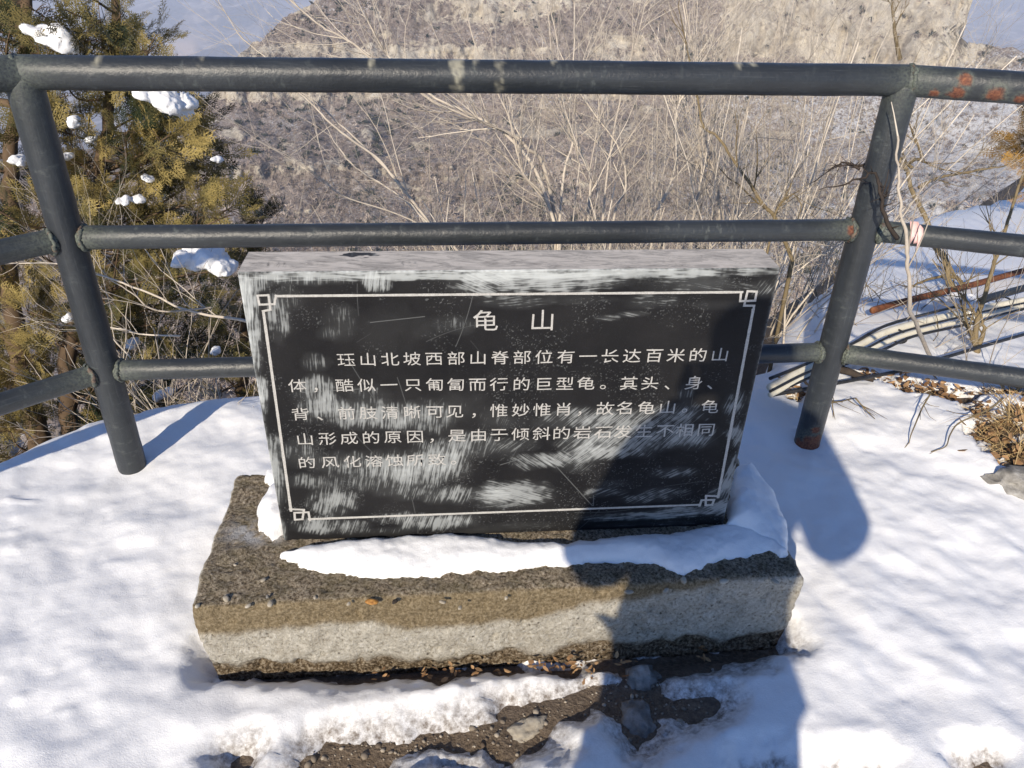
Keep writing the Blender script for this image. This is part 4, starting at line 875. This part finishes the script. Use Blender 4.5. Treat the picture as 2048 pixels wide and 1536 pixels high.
# snow caught in the cypress
def snowlump(name, px, py, dp, rx, ry, rz, label, group, seed, tilt=0.0):
    c = PD(px, py, dp); k = dp/F_PX; ct, s_ = math.cos(tilt), math.sin(tilt)
    A = np.array([RT*ct-np.array([0, 0, 1.])*s_, nrm_(np.cross(RT, [0, 0, -1.])), np.array([0, 0, 1.])*ct+RT*s_])
    g = np.random.default_rng(seed+4000); e = MB(); nb = 3 if rx < 36 else 10
    for j in range(nb):
        t_ = g.uniform(-.75, .75) if nb > 3 else g.uniform(-.3, .3); q = np.array([t_*rx, g.normal(0, .35)*rz, (g.normal(0, .22)-.25*t_*t_)*ry])*k; f_ = g.uniform(.5, .82)*(1-.3*abs(t_))
        V, F = blob(q, (rx*k*f_*.62, rz*k*f_*1.2, ry*k*f_), seed+j, 3, .5, 1.9, flat=.6); e.add(V, None, F)
    me = bpy.data.meshes.new('t'); me.from_pydata(np.vstack(e.V).tolist(), [], np.vstack(e.T).tolist()); ob = bpy.data.objects.new('t', me); COL.objects.link(ob)
    md = ob.modifiers.new('r', 'REMESH'); md.mode = 'VOXEL'; md.voxel_size = max(.0035, rx*k*.045); me2 = bpy.data.meshes.new_from_object(ob.evaluated_get(bpy.context.evaluated_depsgraph_get()))
    V = np.array([v.co[:] for v in me2.vertices]); F = np.array([p.vertices[:] for p in me2.polygons]); bpy.data.objects.remove(ob); bpy.data.meshes.remove(me); bpy.data.meshes.remove(me2)
    V = (V+.35*rx*k*.25*(fbm(V[:, 0]*60, V[:, 1]*60, V[:, 2]*60, seed, 3)-.5)[:, None])@A
    return tag(mk(name, V+c, F, SNOW, attrs={'dirt': np.zeros(len(V))}, origin=c), label, 'snow', group)
snowlump('snow_clump', 112, 76, 3.0, 66, 26, 40, 'long white snow clump sloping down a cypress branch just above the top rail', None, 1, .42)
snowlump('snow_clump', 338, 205, 2.95, 58, 28, 34, 'broad snow clump on a drooping cypress branch below the top rail', None, 2, .5)
snowlump('snow_clump', 418, 520, 2.9, 62, 36, 46, 'large rounded snow clump beside the top left corner of the tablet', None, 3, .3)
for i, (x, y, r) in enumerate(((37, 324, 13), (152, 243, 15), (126, 312, 13), (180, 284, 9), (278, 397, 13), (294, 358, 10), (246, 402, 11), (137, 637, 11), (268, 686, 10), (434, 320, 9), (435, 705, 10), (325, 792, 16))):
    snowlump('snow_clump', x, y, 3.04+.05*(i % 3), r*1.9, r*1.0, r*1.5, 'small white snow clump caught among the cypress sprays', 'small snow clumps in the big cypress', 50+i, G.uniform(-.5, .6))
# ------------------------------------------------------------------ right bank: thorn trees, cables, pipes
def dep(p): return float((np.asarray(p)-CO)@FW)
b1 = onterr(1920, 592); D1 = dep(b1)
shrub('thorn_tree', 'crooked olive brown thorn tree rising from the snow clump right of the post', 'tree', None, [
    (1.0, (1922, 592, D1), (1899, 567, D1), (1894, 536, D1), (1886, 510, D1), (1873, 492, D1), (1857, 445, D1), (1842, 414, D1), (1826, 380, D1), (1823, 345, D1), (1810, 319, D1), (1807, 304, D1), (1819, 281, D1), (1840, 258, D1), (1845, 211, D1)),
    (.6, (1825, 337, D1), (1812, 322, D1), (1802, 308, D1)), (.55, (1846, 322, D1), (1836, 290, D1), (1820, 255, D1)), (.6, (1819, 325, D1), (1834, 318, D1), (1850, 319, D1), (1872, 334, D1)), (.55, (1837, 375, D1), (1881, 354, D1), (1957, 340, D1), (2018, 328, D1)),
    (.7, (1922, 590, D1), (1926, 565, D1), (1915, 548, D1)), (.55, (1915, 555, D1), (1880, 552, D1), (1840, 562, D1), (1810, 580, D1)), (.7, (1800, 120, D1), (1790, 60, D1), (1785, -20, D1))], G, OLIVEBARK, .018, 2, nside=3, thorn=.7, tone=.38, Ltw=(.12, .3), ground=False)
shrub('thorn_tree', 'slim grey stemmed thorn sapling bending in front of the middle right rail', 'tree', None, [
    (1.0, (1868, 726, 2.75), (1860, 713, 2.6), (1839, 666, 2.3), (1826, 638, 2.18), (1813, 614, 2.05), (1808, 547, 1.98), (1800, 489, 1.95), (1790, 432, 1.93), (1787, 404, 1.93), (1781, 345, 1.93), (1771, 287, 1.93))], G, TWIG, .0075, 1, nside=2, tone=.45, Ltw=(.08, .2), thorn=.3, ground=False)
shrub('thorn_branch', 'black thorny branch crossing in front of the right post', 'branch', None, [
    (1.0, (1795, 477, 2.0), (1777, 453, 1.97), (1764, 424, 1.95), (1761, 404, 1.94), (1749, 378, 1.93), (1734, 351, 1.95), (1705, 369, 1.98), (1672, 384, 2.0)), (.6, (1761, 400, 1.94), (1776, 388, 1.94)), (.6, (1720, 338, 2.05), (1700, 330, 2.05), (1678, 336, 2.05)),
    (.7, (1742, 322, 2.1), (1715, 332, 2.1), (1690, 322, 2.1), (1672, 335, 2.1))], G, DARKTWIG, .0062, 1, nside=2, tone=.1, Ltw=(.03, .08), thorn=1.2, ground=False)
b4 = onterr(1959, 732); D4 = dep(b4)
shrub('thorn_tree', 'leaning brown sapling at the right edge growing up through the cables', 'tree', None, [
    (1.0, (1962, 740, D4), (1951, 687, D4), (1956, 640, D4), (1969, 601, D4), (1982, 557, D4), (1998, 510, D4), (2016, 466, D4), (2045, 393, D4), (2090, 300, D4)), (1.1, (1955, 700, D4), (1945, 665, D4), (1935, 645, D4)), (.9, (1958, 690, D4), (1968, 660, D4), (1960, 645, D4))], G, OLIVEBARK, .012, 2, nside=4, tone=.6, Ltw=(.15, .35), thorn=.4)
for i, ((px, py), lab) in enumerate((((1700, 640), 'fine bare twigs on the snow just right of the right post'), ((1850, 640), 'fine bare twigs crossing the white pipes'), ((1990, 480), 'fine bare twigs on the snowy spur at the right edge'), ((1660, 590), 'brown bare twigs at the foot of the spur behind the right post'), ((1930, 740), 'fine bare twigs under the lower right rail'), ((2020, 700), 'fine bare twigs at the right edge above the litter'))):
    g = np.random.default_rng(500+i); c = onterr(px, py); tw = MB()
    for k in range(9): grow(tw, c+g.normal(0, .16, 3)*[1.2, 1, .05], [g.normal(0, .8), g.normal(-.1, .5), g.uniform(.5, 1.4)], g.uniform(.25, .6), .0022, 1, g, tone=.35)
    tag(tw.build('bare_brush', OLIVEBARK if i % 2 else TWIG, origin=c), lab, 'brush', 'thin brush on the right bank')
BLACK = m_simple('black_cable_rubber', [(.3, (.012, .012, .013)), (.7, (.03, .03, .032))], 60, .5, .4, .2)
WHITE = m_simple('white_plastic_pipe', [(.3, (.66, .62, .50)), (.7, (.80, .76, .64))], 20, .45, .4, .15)
RUSTY = m_simple('rusty_iron', [(.3, (.07, .028, .016)), (.55, (.20, .075, .035)), (.75, (.30, .15, .07))], 25, .85, .25, .5)
def cable(name, pts, r, off, m, label, cat, group=None, sides=8):
    xs = [q[0] for q in pts]; D_ = [dep(onterr(x, y, off)) for x, y in pts]; cf = np.polyfit(xs, D_, 2); dm = min(0, min(d-np.polyval(cf, x) for x, d in zip(xs, D_)))
    P = smooth_path([PD(x, y, np.polyval(cf, x)+dm*.8) for x, y in pts], 12)
    e = MB(); e.tube(P, r, sides, .5); return tag(e.build(name, m, origin=P[0]), label, cat, group)
cable('rusty_pipe', [(1745, 621), (1758, 617), (1836, 596), (1928, 574), (2048, 541), (2200, 500)], .016, .09, RUSTY, 'rusty brown iron pipe lying on the snow behind the right post', 'pipe')
WP = 'white plastic pipes on the snowy bank'
cable('white_pipe', [(1540, 775), (1615, 736), (1714, 692), (1784, 660), (1915, 627), (2048, 600), (2250, 560)], .0140, .11, WHITE, 'thicker upper white plastic pipe of the two running over the snow', 'pipe', WP, 12)
cable('white_pipe', [(1540, 790), (1615, 752), (1745, 696), (1823, 666), (1941, 638), (2048, 611), (2250, 572)], .0095, .11, WHITE, 'thinner lower white plastic pipe of the two running over the snow', 'pipe', WP, 12)
BCG = 'black cables on the snowy bank'
cable('black_cable', [(1540, 757), (1615, 727), (1700, 690), (1780, 648), (1915, 612), (1990, 590), (2048, 574), (2250, 530)], .0060, .125, BLACK, 'black cable hugging the upper side of the white pipes', 'cable', BCG)
cable('black_cable', [(1540, 783), (1615, 745), (1725, 700), (1800, 665), (1920, 634), (2048, 606), (2250, 565)], .0045, .128, BLACK, 'black cable squeezed between the two white pipes', 'cable', BCG)
cable('black_cable', [(1540, 792), (1615, 757), (1760, 702), (1830, 672), (1950, 645), (2048, 618), (2250, 580)], .0055, .11, BLACK, 'black cable along the underside of the white pipes', 'cable', BCG)
cable('black_hose', [(1960, 603), (1977, 596), (2000, 589), (2048, 576), (2250, 520)], .017, .16, BLACK, 'thick black hose above the white pipes at the right edge', 'hose')
cable('black_cable', [(1545, 790), (1600, 780), (1660, 769), (1797, 742), (1886, 716), (2048, 669), (2200, 630)], .0065, .10, BLACK, 'single black cable sagging below the lower right rail', 'cable', BCG)
for i, (x, y, lab) in enumerate(((1795, 672, 'black tie clamping the white pipes near the grey sapling'), (2010, 606, 'black tie clamping the white pipes at the right edge'))):
    c = onterr(x, y, .10); an = np.linspace(0, 2*math.pi, 25); ax = nrm_(onterr(x+40, y-12, .10)-c); s = nrm_(np.cross(ax, [0, 0, 1])); u_ = np.cross(s, ax)
    P = c+.040*np.cos(an)[:, None]*s+.026*np.sin(an)[:, None]*u_; e = MB(); V, Q, T = tube(P, .004, 6, False); e.add(V, Q); tag(e.build('cable_tie', BLACK, origin=c), lab, 'cable tie', 'ties round the pipes')
c = onterr(1928, 612, .12); V, F = blob((0, 0, 0), (.075, .07, .055), 77, 4, .4, 1.6); tag(mk('snow_clump', V+c, F, SNOW, attrs={'dirt': np.zeros(len(V))}, origin=c), 'white snow clump sitting on the pipes at the foot of the thorn tree', 'snow')
for i, (pts, r, lab) in enumerate((
    ([(1862, 786), (1845, 815), (1831, 848), (1822, 870), (1818, 887)], .003, 'thin dark thorny twig pointing down across the snow below the lower right rail'),
    ([(2006, 796), (1980, 817), (1945, 833), (1915, 848), (1900, 870), (1891, 893), (1862, 903)], .0034, 'long bent twig lying on the snow beside the leaf litter'),
    ([(1711, 796), (1730, 818), (1750, 838)], .0028, 'short straight twig stuck in the snow right of the post'),
    ([(1654, 804), (1680, 803), (1711, 796)], .0034, 'short pale twig lying beside the right post'),
    ([(1659, 770), (1665, 812), (1668, 829)], .0026, 'upright thin twig just right of the right post'))):
    P = smooth_path([onterr(x, y, .03+.06*(1-k/(len(pts)-1))+.022) for k, (x, y) in enumerate(pts)], 6); e = MB(); e.tube(P, np.linspace(r, r*.45, len(P)), 5, .35); g = np.random.default_rng(600+i)
    for k in range(5):
        j = int(g.integers(1, len(P)-1)); grow(e, P[j], nrm_(P[j+1]-P[j-1])+g.normal(0, .6, 3)*[1, 1, .3], g.uniform(.03, .11), r*.5, 0, g, tone=.35, thorn=.6)
    tag(e.build('fallen_twig', OLIVEBARK, origin=P[0]), lab, 'twig', 'fallen twigs on the right snow')
P = smooth_path([onterr(1672, 736, .09), onterr(1700, 744, .08), onterr(1720, 752, .07), onterr(1748, 760, .06)], 6); e = MB(); e.tube(P, np.linspace(.017, .009, len(P)), 8, .1); tag(e.build('fallen_branch', DARKTWIG, origin=P[0]), 'thick dark dead branch lying under the rail right of the post', 'branch')
# leaf litter and dry grass
def litter(name, spots, n, s, m, seed):
    g = np.random.default_rng(seed); V = []; T = []; k = 0
    for (cx, cy, r) in spots:
        for j in range(int(n*r/.06)):
            x, y = cx+g.normal(0, r*.55), cy+g.normal(0, r*.4); z = float(terr(x, y))+.012+g.uniform(0, .04)
            L = s*g.uniform(.5, 1.3); w_ = L*g.uniform(.18, .4); a = g.uniform(0, 6.28); d = nrm_([math.cos(a), math.sin(a), g.normal(0, .35)]); sd = nrm_(np.cross(d, [g.normal(0, .5), g.normal(0, .5), 1])); u_ = np.cross(sd, d); p = np.array([x, y, z]); tn = np.clip(g.normal(.5, .3), 0, 1); c = g.uniform(-.5, .5)
            q = [p, p+d*L*.3+sd*w_*.8+u_*c*w_, p+d*L*.7+sd*w_*.7+u_*c*w_, p+d*L, p+d*L*.7-sd*w_*.7+u_*c*w_, p+d*L*.3-sd*w_*.8+u_*c*w_]
            V += q; T += [tn]*6
    F = np.arange(len(V)).reshape(-1, 6); mid = np.stack([F[:, [0, 1, 2, 3]], F[:, [0, 3, 4, 5]]], 1).reshape(-1, 4)
    return mk(name, np.array(V), mid, m, smooth=False, attrs={'tone': T})
tag(litter('leaf_litter', [(c[0], c[1], r) for c, r in LSP], 34, .030, LITTER, 3), 'brown fallen leaves showing through the snow on the right bank', 'leaf litter', kind='stuff')
FS = [(1085, 1338, .03), (1110, 1330, .035), (1150, 1338, .03), (860, 1352, .02), (900, 1350, .02), (760, 1356, .015), (1180, 1350, .02), (1000, 1350, .015), (960, 1352, .015), (1250, 1340, .02), (1400, 1310, .02)]
tag(litter('leaf_crumbs', [(*onz(x, y, .0)[:2], r) for x, y, r in FS], 26, .016, LITTER, 5), 'brown leaf crumbs along the foot of the plinth', 'leaf litter', kind='stuff')
for i, ((px, py), nb, hh, lab) in enumerate((((2040, 850), 130, .20, 'biggest tuft of dry yellow grass at the right edge'), ((2005, 830), 60, .14, 'tuft of dry grass left of the biggest tuft'), ((2045, 905), 110, .17, 'tuft of dry grass hanging just above the grey rock'), ((1975, 885), 45, .09, 'small tuft of dry brown grass in the snow hollow'), ((1600, 805), 40, .08, 'small dark tuft of grass behind the right post foot'), ((1870, 785), 50, .10, 'tuft of dry grass among the leaves below the lower right rail'), ((1790, 772), 40, .09, 'low tuft of dry grass below the black cable'), ((2047, 800), 90, .17, 'loose tuft of dry grass under the rail at the right edge'), ((2020, 935), 70, .13, 'flattened tuft of dry grass lying against the grey rock'), ((1990, 798), 45, .11, 'thin tuft of dry grass under the rail near the right edge'))):
    g = np.random.default_rng(700+i); c = onterr(px, py); V = []; T = []
    for k in range(nb):
        a = g.uniform(0, 6.28); p = c+np.array([g.normal(0, .035), g.normal(0, .03), 0]); d = nrm_([math.cos(a)*.7-.25, math.sin(a)*.7-.35, g.uniform(.4, 1.3)]); L = hh*g.uniform(.5, 1.2); sd = nrm_(np.cross(d, g.normal(0, 1, 3)))*.0016; P = [p]
        for j in range(4): d = nrm_(d+np.array([0, -.05, -.32])); P.append(P[-1]+d*L/4)
        for j in range(4):
            V += [P[j]-sd*(1-j/5), P[j]+sd*(1-j/5), P[j+1]+sd*(1-(j+1)/5), P[j+1]-sd*(1-(j+1)/5)]; T += [np.clip(g.normal(.55, .1)+.2*(k % 3-1), 0, 1)]*4
    tag(mk('dry_grass_tuft', np.array(V), np.arange(len(V)).reshape(-1, 4), GRASS, smooth=False, attrs={'tone': T}, origin=c), lab, 'grass tuft', 'dry grass tufts on the right bank')
# stones
def rock(px, py, rad, m, label, seed, z=None, sink=.42, rot=0.0, n=4, amp=.4):
    c = onterr(px, py) if z is None else onz(px, py, z); c = c+np.array([0, 0, rad[2]*(1-2*sink)*.6])
    A = np.array([[math.cos(rot), math.sin(rot), 0], [-math.sin(rot), math.cos(rot), 0], [0, 0, 1]]); V, F = blob((0, 0, 0), rad, seed, n, amp, 2.2, ax=A); q = np.round(V/(min(rad)*.55))*(min(rad)*.55); V = V*.45+q*.55
    return tag(mk('rock', V+c, F, m, origin=c, smooth=False), label, 'rock', 'loose stones on the viewing terrace')
rock(1281, 1362, (.040, .032, .030), ROCK, 'fist sized grey white rock at the foot of the plinth', 3)
rock(1278, 1440, (.034, .052, .012), ROCK, 'flat grey stone bedded in the dark mud in front of the plinth', 5, rot=.3)
rock(1045, 1462, (.055, .024, .012), PALEROCK, 'flat tan stone in the mud left of the shadow', 7, rot=.55)
rock(2045, 992, (.13, .07, .07), ROCK, 'weathered grey rock at the right edge below the dry grass', 11, rot=-.4)
rock(1195, 1362, (.012, .010, .008), PALEROCK, 'thumb sized pale stone under the plinth beside the fist sized rock', 13)
for i, (px, py, r, m) in enumerate(((452, 1197, 9, 0), (527, 1160, 6, 0), (496, 1212, 6, 0), (541, 1207, 8, 0), (535, 1193, 5, 1), (395, 1212, 6, 0), (790, 1203, 7, 2), (885, 1204, 6, 0), (697, 1208, 5, 0), (1258, 1184, 8, 0), (1332, 1181, 7, 0), (1367, 1160, 8, 0), (1447, 1163, 9, 0), (1550, 1163, 9, 0), (630, 1195, 5, 0), (920, 1215, 5, 0), (1012, 1196, 5, 0), (470, 1130, 4, 0))):
    c = onz(px, py, BH+.001); k = dep(c)/F_PX; V, F = blob((0, 0, 0), (r*k*1.1, r*k*.7, r*k*.5), 900+i, 2, .5); a = G.uniform(0, 3); A = np.array([[math.cos(a), math.sin(a), 0], [-math.sin(a), math.cos(a), 0], [0, 0, 1]])
    tag(mk('stone_chip', V@A+c, F, (PALEROCK, ROCK, DARKTWIG)[m], smooth=False, origin=c, attrs={'tone': np.zeros(len(V))}), 'small loose stone chip lying on the rough top of the plinth', 'stone chip', 'stone chips on top of the plinth')
c = onz(743, 1203, BH+.004); V, F = blob((0, 0, 0), (.013, .008, .005), 950, 3, .5); tag(mk('dry_leaf', V+c, F, m_simple('orange_leaf', [(.3, (.16, .06, .012)), (.7, (.50, .26, .07))], 90, .6, .3), origin=c), 'curled orange brown dead leaf on the front edge of the plinth top', 'leaf')
# pink strip on the rail
PK = m_simple('pink_plastic', [(.3, (.66, .40, .37)), (.7, (.80, .55, .51))], 60, .5, .3, .2)
rb = MB(); mrz = MIDZ
for poly, off in (([(1822, 446), (1838, 447), (1836, 462), (1828, 474), (1820, 488), (1816, 484), (1821, 465)], .0035), ([(1838, 447), (1848, 459), (1846, 470), (1839, 488), (1834, 505), (1832, 500), (1835, 478), (1836, 462)], .0055), ([(1829, 472), (1836, 464), (1835, 486), (1826, 487)], .0022)):
    P = np.array([onplane(x, y, z3(RP, 0)-RM_*nR, nR) for x, y in poly]); c = P.mean(0); P = np.vstack([P, c])
    hh = np.clip(np.abs(P[:, 2]-MIDZ)/RM_, 0, 1); dn = RM_*(1-np.sqrt(1-hh**2*.85)); P = P+nR*(np.where(P[:, 2] > MIDZ, dn, dn*.3))[:, None]-nR*off
    n = len(poly); Bk = P+nR*.0015; i = np.arange(n); j = (i+1) % n; rb.add(np.vstack([P, Bk]), np.stack([i, j, j+n+1, i+n+1], 1), np.vstack([np.stack([i*0+n, j, i], 1), np.stack([i*0+2*n+1, i+n+1, j+n+1], 1)]))
tag(rb.build('pink_strip', PK, smooth=False), 'torn strip of pale pink plastic tied on the middle right rail', 'plastic strip')

# ------------------------------------------------------------------ the photographer whose shadow falls over the tablet
def skin_mesh(verts, edges, sub=2):
    me = bpy.data.meshes.new('skin'); me.from_pydata([v[:3] for v in verts], edges, []); ob = bpy.data.objects.new('skin', me); COL.objects.link(ob)
    md = ob.modifiers.new('skin', 'SKIN'); md.use_smooth_shade = True; ss = ob.modifiers.new('sub', 'SUBSURF'); ss.levels = ss.render_levels = sub
    for i, v in enumerate(verts):
        r = v[3]; me.skin_vertices[0].data[i].radius = (r, r) if np.isscalar(r) else r; me.skin_vertices[0].data[i].use_root = (i == 0)
    m2 = bpy.data.meshes.new_from_object(ob.evaluated_get(bpy.context.evaluated_depsgraph_get()))
    V = np.array([v.co[:] for v in m2.vertices]); Q = [list(p.vertices) for p in m2.polygons]
    bpy.data.objects.remove(ob); bpy.data.meshes.remove(me); bpy.data.meshes.remove(m2)
    return V, np.array([q for q in Q if len(q) == 4]).reshape(-1, 4), np.array([q for q in Q if len(q) == 3]).reshape(-1, 3)
SKINM = m_simple('skin_tone', [(.3, (.42, .25, .18)), (.7, (.50, .31, .23))], 60, .55, .3, .1)
COATM = m_simple('dark_coat_cloth', [(.3, (.018, .02, .03)), (.7, (.03, .033, .045))], 80, .8, .2, .3)
TROUM = m_simple('trouser_cloth', [(.3, (.03, .03, .035)), (.7, (.05, .05, .055))], 90, .85, .2, .3)
HAIRM = m_simple('black_hair', [(.3, (.01, .009, .008)), (.7, (.03, .026, .022))], 120, .5, .4, .5)
SHOEM = m_simple('shoe_leather', [(.3, (.02, .016, .013)), (.7, (.04, .032, .026))], 60, .6, .3, .2)
px0, py0, gz = -.125, -.36, .05
J = dict(pel=(px0, py0, .92, (.15, .11)), bel=(px0, py0, 1.06, (.145, .105)), che=(px0, py0, 1.26, (.165, .11)), uch=(px0, py0, 1.41, (.12, .08)), nek=(px0, py0+.01, 1.50, .055), jaw=(px0-.005, py0+.05, 1.575, (.062, .07)), hea=(px0-.005, py0+.03, 1.67, (.082, .098)), top=(px0-.005, py0+.02, 1.745, (.06, .07)),
  sl=(px0-.17, py0, 1.41, .058), el=(-.405, -.27, 1.16, .043), wl=(-.205, -.075, 1.365, .027), pl=(-.165, -.035, 1.400, (.030, .018)), sr=(px0+.17, py0, 1.41, .058), er=(.255, -.27, 1.10, .043), wr=(.085, -.085, 1.352, .027), prr=(.045, -.045, 1.385, (.030, .018)),
  hl=(px0-.09, py0, .86, .09), kl=(px0-.11, py0+.03, .50, .062), al=(px0-.12, py0-.01, .12, .042), tl=(px0-.13, py0+.12, .075, .036), hr=(px0+.09, py0, .86, .09), kr=(px0+.10, py0+.03, .50, .062), ar=(px0+.11, py0-.01, .12, .042), tr=(px0+.12, py0+.12, .075, .036))
K_ = list(J); idx = {k: i for i, k in enumerate(K_)}
def sk(names, edges, rs=None, sub=2): return skin_mesh([(*J[k][:3], (rs or {}).get(k, J[k][3])) for k in names], [(names.index(a), names.index(b)) for a, b in edges], sub)
ED = [('pel', 'bel'), ('bel', 'che'), ('che', 'uch'), ('uch', 'nek'), ('nek', 'jaw'), ('jaw', 'hea'), ('hea', 'top'), ('uch', 'sl'), ('sl', 'el'), ('el', 'wl'), ('wl', 'pl'), ('uch', 'sr'), ('sr', 'er'), ('er', 'wr'), ('wr', 'prr'), ('pel', 'hl'), ('hl', 'kl'), ('kl', 'al'), ('al', 'tl'), ('pel', 'hr'), ('hr', 'kr'), ('kr', 'ar'), ('ar', 'tr')]
body = MB(); body.add(*sk(K_, ED))
PHC = CO-RT*.060-UP*.011-FW*.014
for side, palm in ((-1, np.array(J['pl'][:3])), (1, np.array(J['prr'][:3]))):
    edge = PHC+RT*(.079*side)
    for k, (off, r) in enumerate(((.026, .0085), (.009, .009), (-.008, .0088), (-.024, .0075))):
        a = palm+UP*off*.6; b = edge+RT*.010*side+UP*off-FW*.008; c = edge+RT*.008*side+UP*off+FW*.010; d = edge-RT*.012*side+UP*off+FW*.0135
        body.add(*skin_mesh([(*a, .011), (*b, r), (*c, r*.95), (*d, r*.75)], [(0, 1), (1, 2), (2, 3)], 1))
    a = palm-UP*.010-FW*.012; b = edge-RT*.006*side-UP*.026-FW*.022; c = edge-RT*.022*side-UP*.012-FW*.014
    body.add(*skin_mesh([(*a, .013), (*b, .0105), (*c, .008)], [(0, 1), (1, 2)], 1))
hd = np.array([px0-.005, py0+.035, 1.66])
V, F = blob(hd+[0, .098, -.012], (.012, .020, .022), 3, 2, .1); body.add(V, None, F)                      # nose
for sx_ in (-1, 1):
    V, F = blob(hd+[.083*sx_, -.005, -.012], (.010, .020, .030), 4, 2, .1); body.add(V, None, F)       # ears
    V, F = blob(hd+[.031*sx_, .083, .012], (.013, .008, .008), 5, 2, .05); body.add(V, None, F)        # eyelids
V, F = blob(hd+[0, .083, -.052], (.024, .008, .008), 6, 2, .1); body.add(V, None, F)                      # lips
per = empty('person', (px0, py0, gz)); tag(per, 'person in a dark winter coat holding up a phone in both hands', 'person')
body.build('body', SKINM, per)
cn = ['pel', 'bel', 'che', 'uch', 'nek', 'sl', 'el', 'wl', 'sr', 'er', 'wr', 'hl', 'hr']
ce = [e_ for e_ in ED if e_[0] in cn and e_[1] in cn]
J2 = dict(J); J['wl'] = (-.215, -.085, 1.355, .04); J['wr'] = (.095, -.095, 1.342, .04); J['hl'] = (px0-.10, py0, .55, .14); J['hr'] = (px0+.11, py0, .55, .14); J['el'] = (-.385, -.27, 1.09, .06); J['hr'] = (px0+.15, py0, .55, .16); J['che'] = (px0-.015, py0, 1.24, (.165, .11)); J['er'] = (.240, -.27, 1.075, .06); J['bel'] = (px0+.005, py0, 1.05, (.16, .12)); J['pel'] = (px0+.02, py0, .90, (.16, .12))
V, Q, T = sk(cn, ce, dict(pel=(.285, .15), bel=(.325, .16), che=(.265, .16), uch=(.16, .115), nek=.085, sl=.115, el=.088, wl=.055, sr=.115, er=.098, wr=.058, hl=.145, hr=.17)); V = V+.006*(fbm(V[:, 0]*14, V[:, 1]*14, V[:, 2]*14, 7, 3)-.5)[:, None]
cm = MB(); cm.add(V, Q, T); cm.build('coat', COATM, per); J.update(J2)
tm = MB(); tm.add(*sk(['pel', 'hl', 'kl', 'al', 'hr', 'kr', 'ar'], [('pel', 'hl'), ('hl', 'kl'), ('kl', 'al'), ('pel', 'hr'), ('hr', 'kr'), ('kr', 'ar')], dict(pel=(.17, .125), hl=.105, kl=.082, al=.066, hr=.105, kr=.082, ar=.066))); tm.build('trousers', TROUM, per)
hm_ = MB(); V, F = blob(hd+[0, -.022, .045], (.102, .112, .100), 8, 4, .07); V[:, 1] = np.where((V[:, 2] < hd[2]+.05) & (V[:, 1] > hd[1]+.04), hd[1]+.04, V[:, 1]); hm_.add(V, None, F); hm_.build('hair', HAIRM, per)
for a_, t_ in (('al', 'tl'), ('ar', 'tr')):
    A_, T_ = np.array(J[a_][:3]), np.array(J[t_][:3]); sm = MB(); V, F = blob((A_+T_)/2+[0, .02, -.005], (.055, .15, .055), 9, 3, .06, flat=.7); sm.add(V, None, F); sm.build('shoe', SHOEM, per)
ph = MB(); V, F = blob((0, 0, 0), (1, 1, 1), 0, 1, 0.0)
def slab_box(c, hx, hy, hz, b):
    P = []; 
    for z_, k in ((-hz, b), (-hz+b, 0), (hz-b, 0), (hz, b)):
        for (sx_, sy_) in ((-1, -1), (1, -1), (1, 1), (-1, 1)):
            for (ax_, ay_) in (((1, .0), (0, 1)) if sx_*sy_ > 0 else ((0, 1), (1, 0))): P.append(c+RT*sx_*(hx-k-ax_*.012)+UP*sy_*(hy-k-ay_*.012)+FW*z_)
    F = [(r*8+i, r*8+(i+1) % 8, r*8+8+(i+1) % 8, r*8+8+i) for r in range(3) for i in range(8)]
    F += [(0, 3, 2, 1), (0, 7, 4, 3), (7, 6, 5, 4), (24, 25, 26, 27), (24, 27, 28, 31), (28, 29, 30, 31)]
    return np.array(P), np.array(F)
pe = empty('phone', PHC); tag(pe, 'black phone held level by the photographer', 'phone')
V, F = slab_box(PHC, .079, .037, .004, .0012); mk('phone_body', V, F, BLACK, pe, smooth=False)
V, F = slab_box(PHC+RT*.055+UP*.011+FW*.0046, .013, .013, .0012, .0004); mk('camera_bump', V, F, STEEL if False else BLACK, pe, smooth=False)

g = np.random.default_rng(77); e = MB(); area = np.array(MELT[2]); lo, hi = area.min(0), area.max(0)
for k in range(900):
    x, y = g.uniform(lo, hi)
    if sdpoly(np.array([x]), np.array([y]), MELT[2])[0] > .004: continue
    r = .0025+.009*g.power(.35)*g.uniform(0, 1); V, F = blob((0, 0, 0), (r, r*g.uniform(.6, 1), r*.55), int(k), 1, .55); a = g.uniform(0, 6); A = np.array([[math.cos(a), math.sin(a), 0], [-math.sin(a), math.cos(a), 0], [0, 0, 1]])
    e.add(V@A+[x, y, float(terr(x, y))+r*.15], None, F, g.uniform(0, 1))
tag(e.build('gravel', m_tone('gravel_stone', (.10, .075, .055), (.42, .37, .30), nscale=60), smooth=False), 'wet brown gravel in the thawed patch in front of the plinth', 'gravel', kind='stuff')
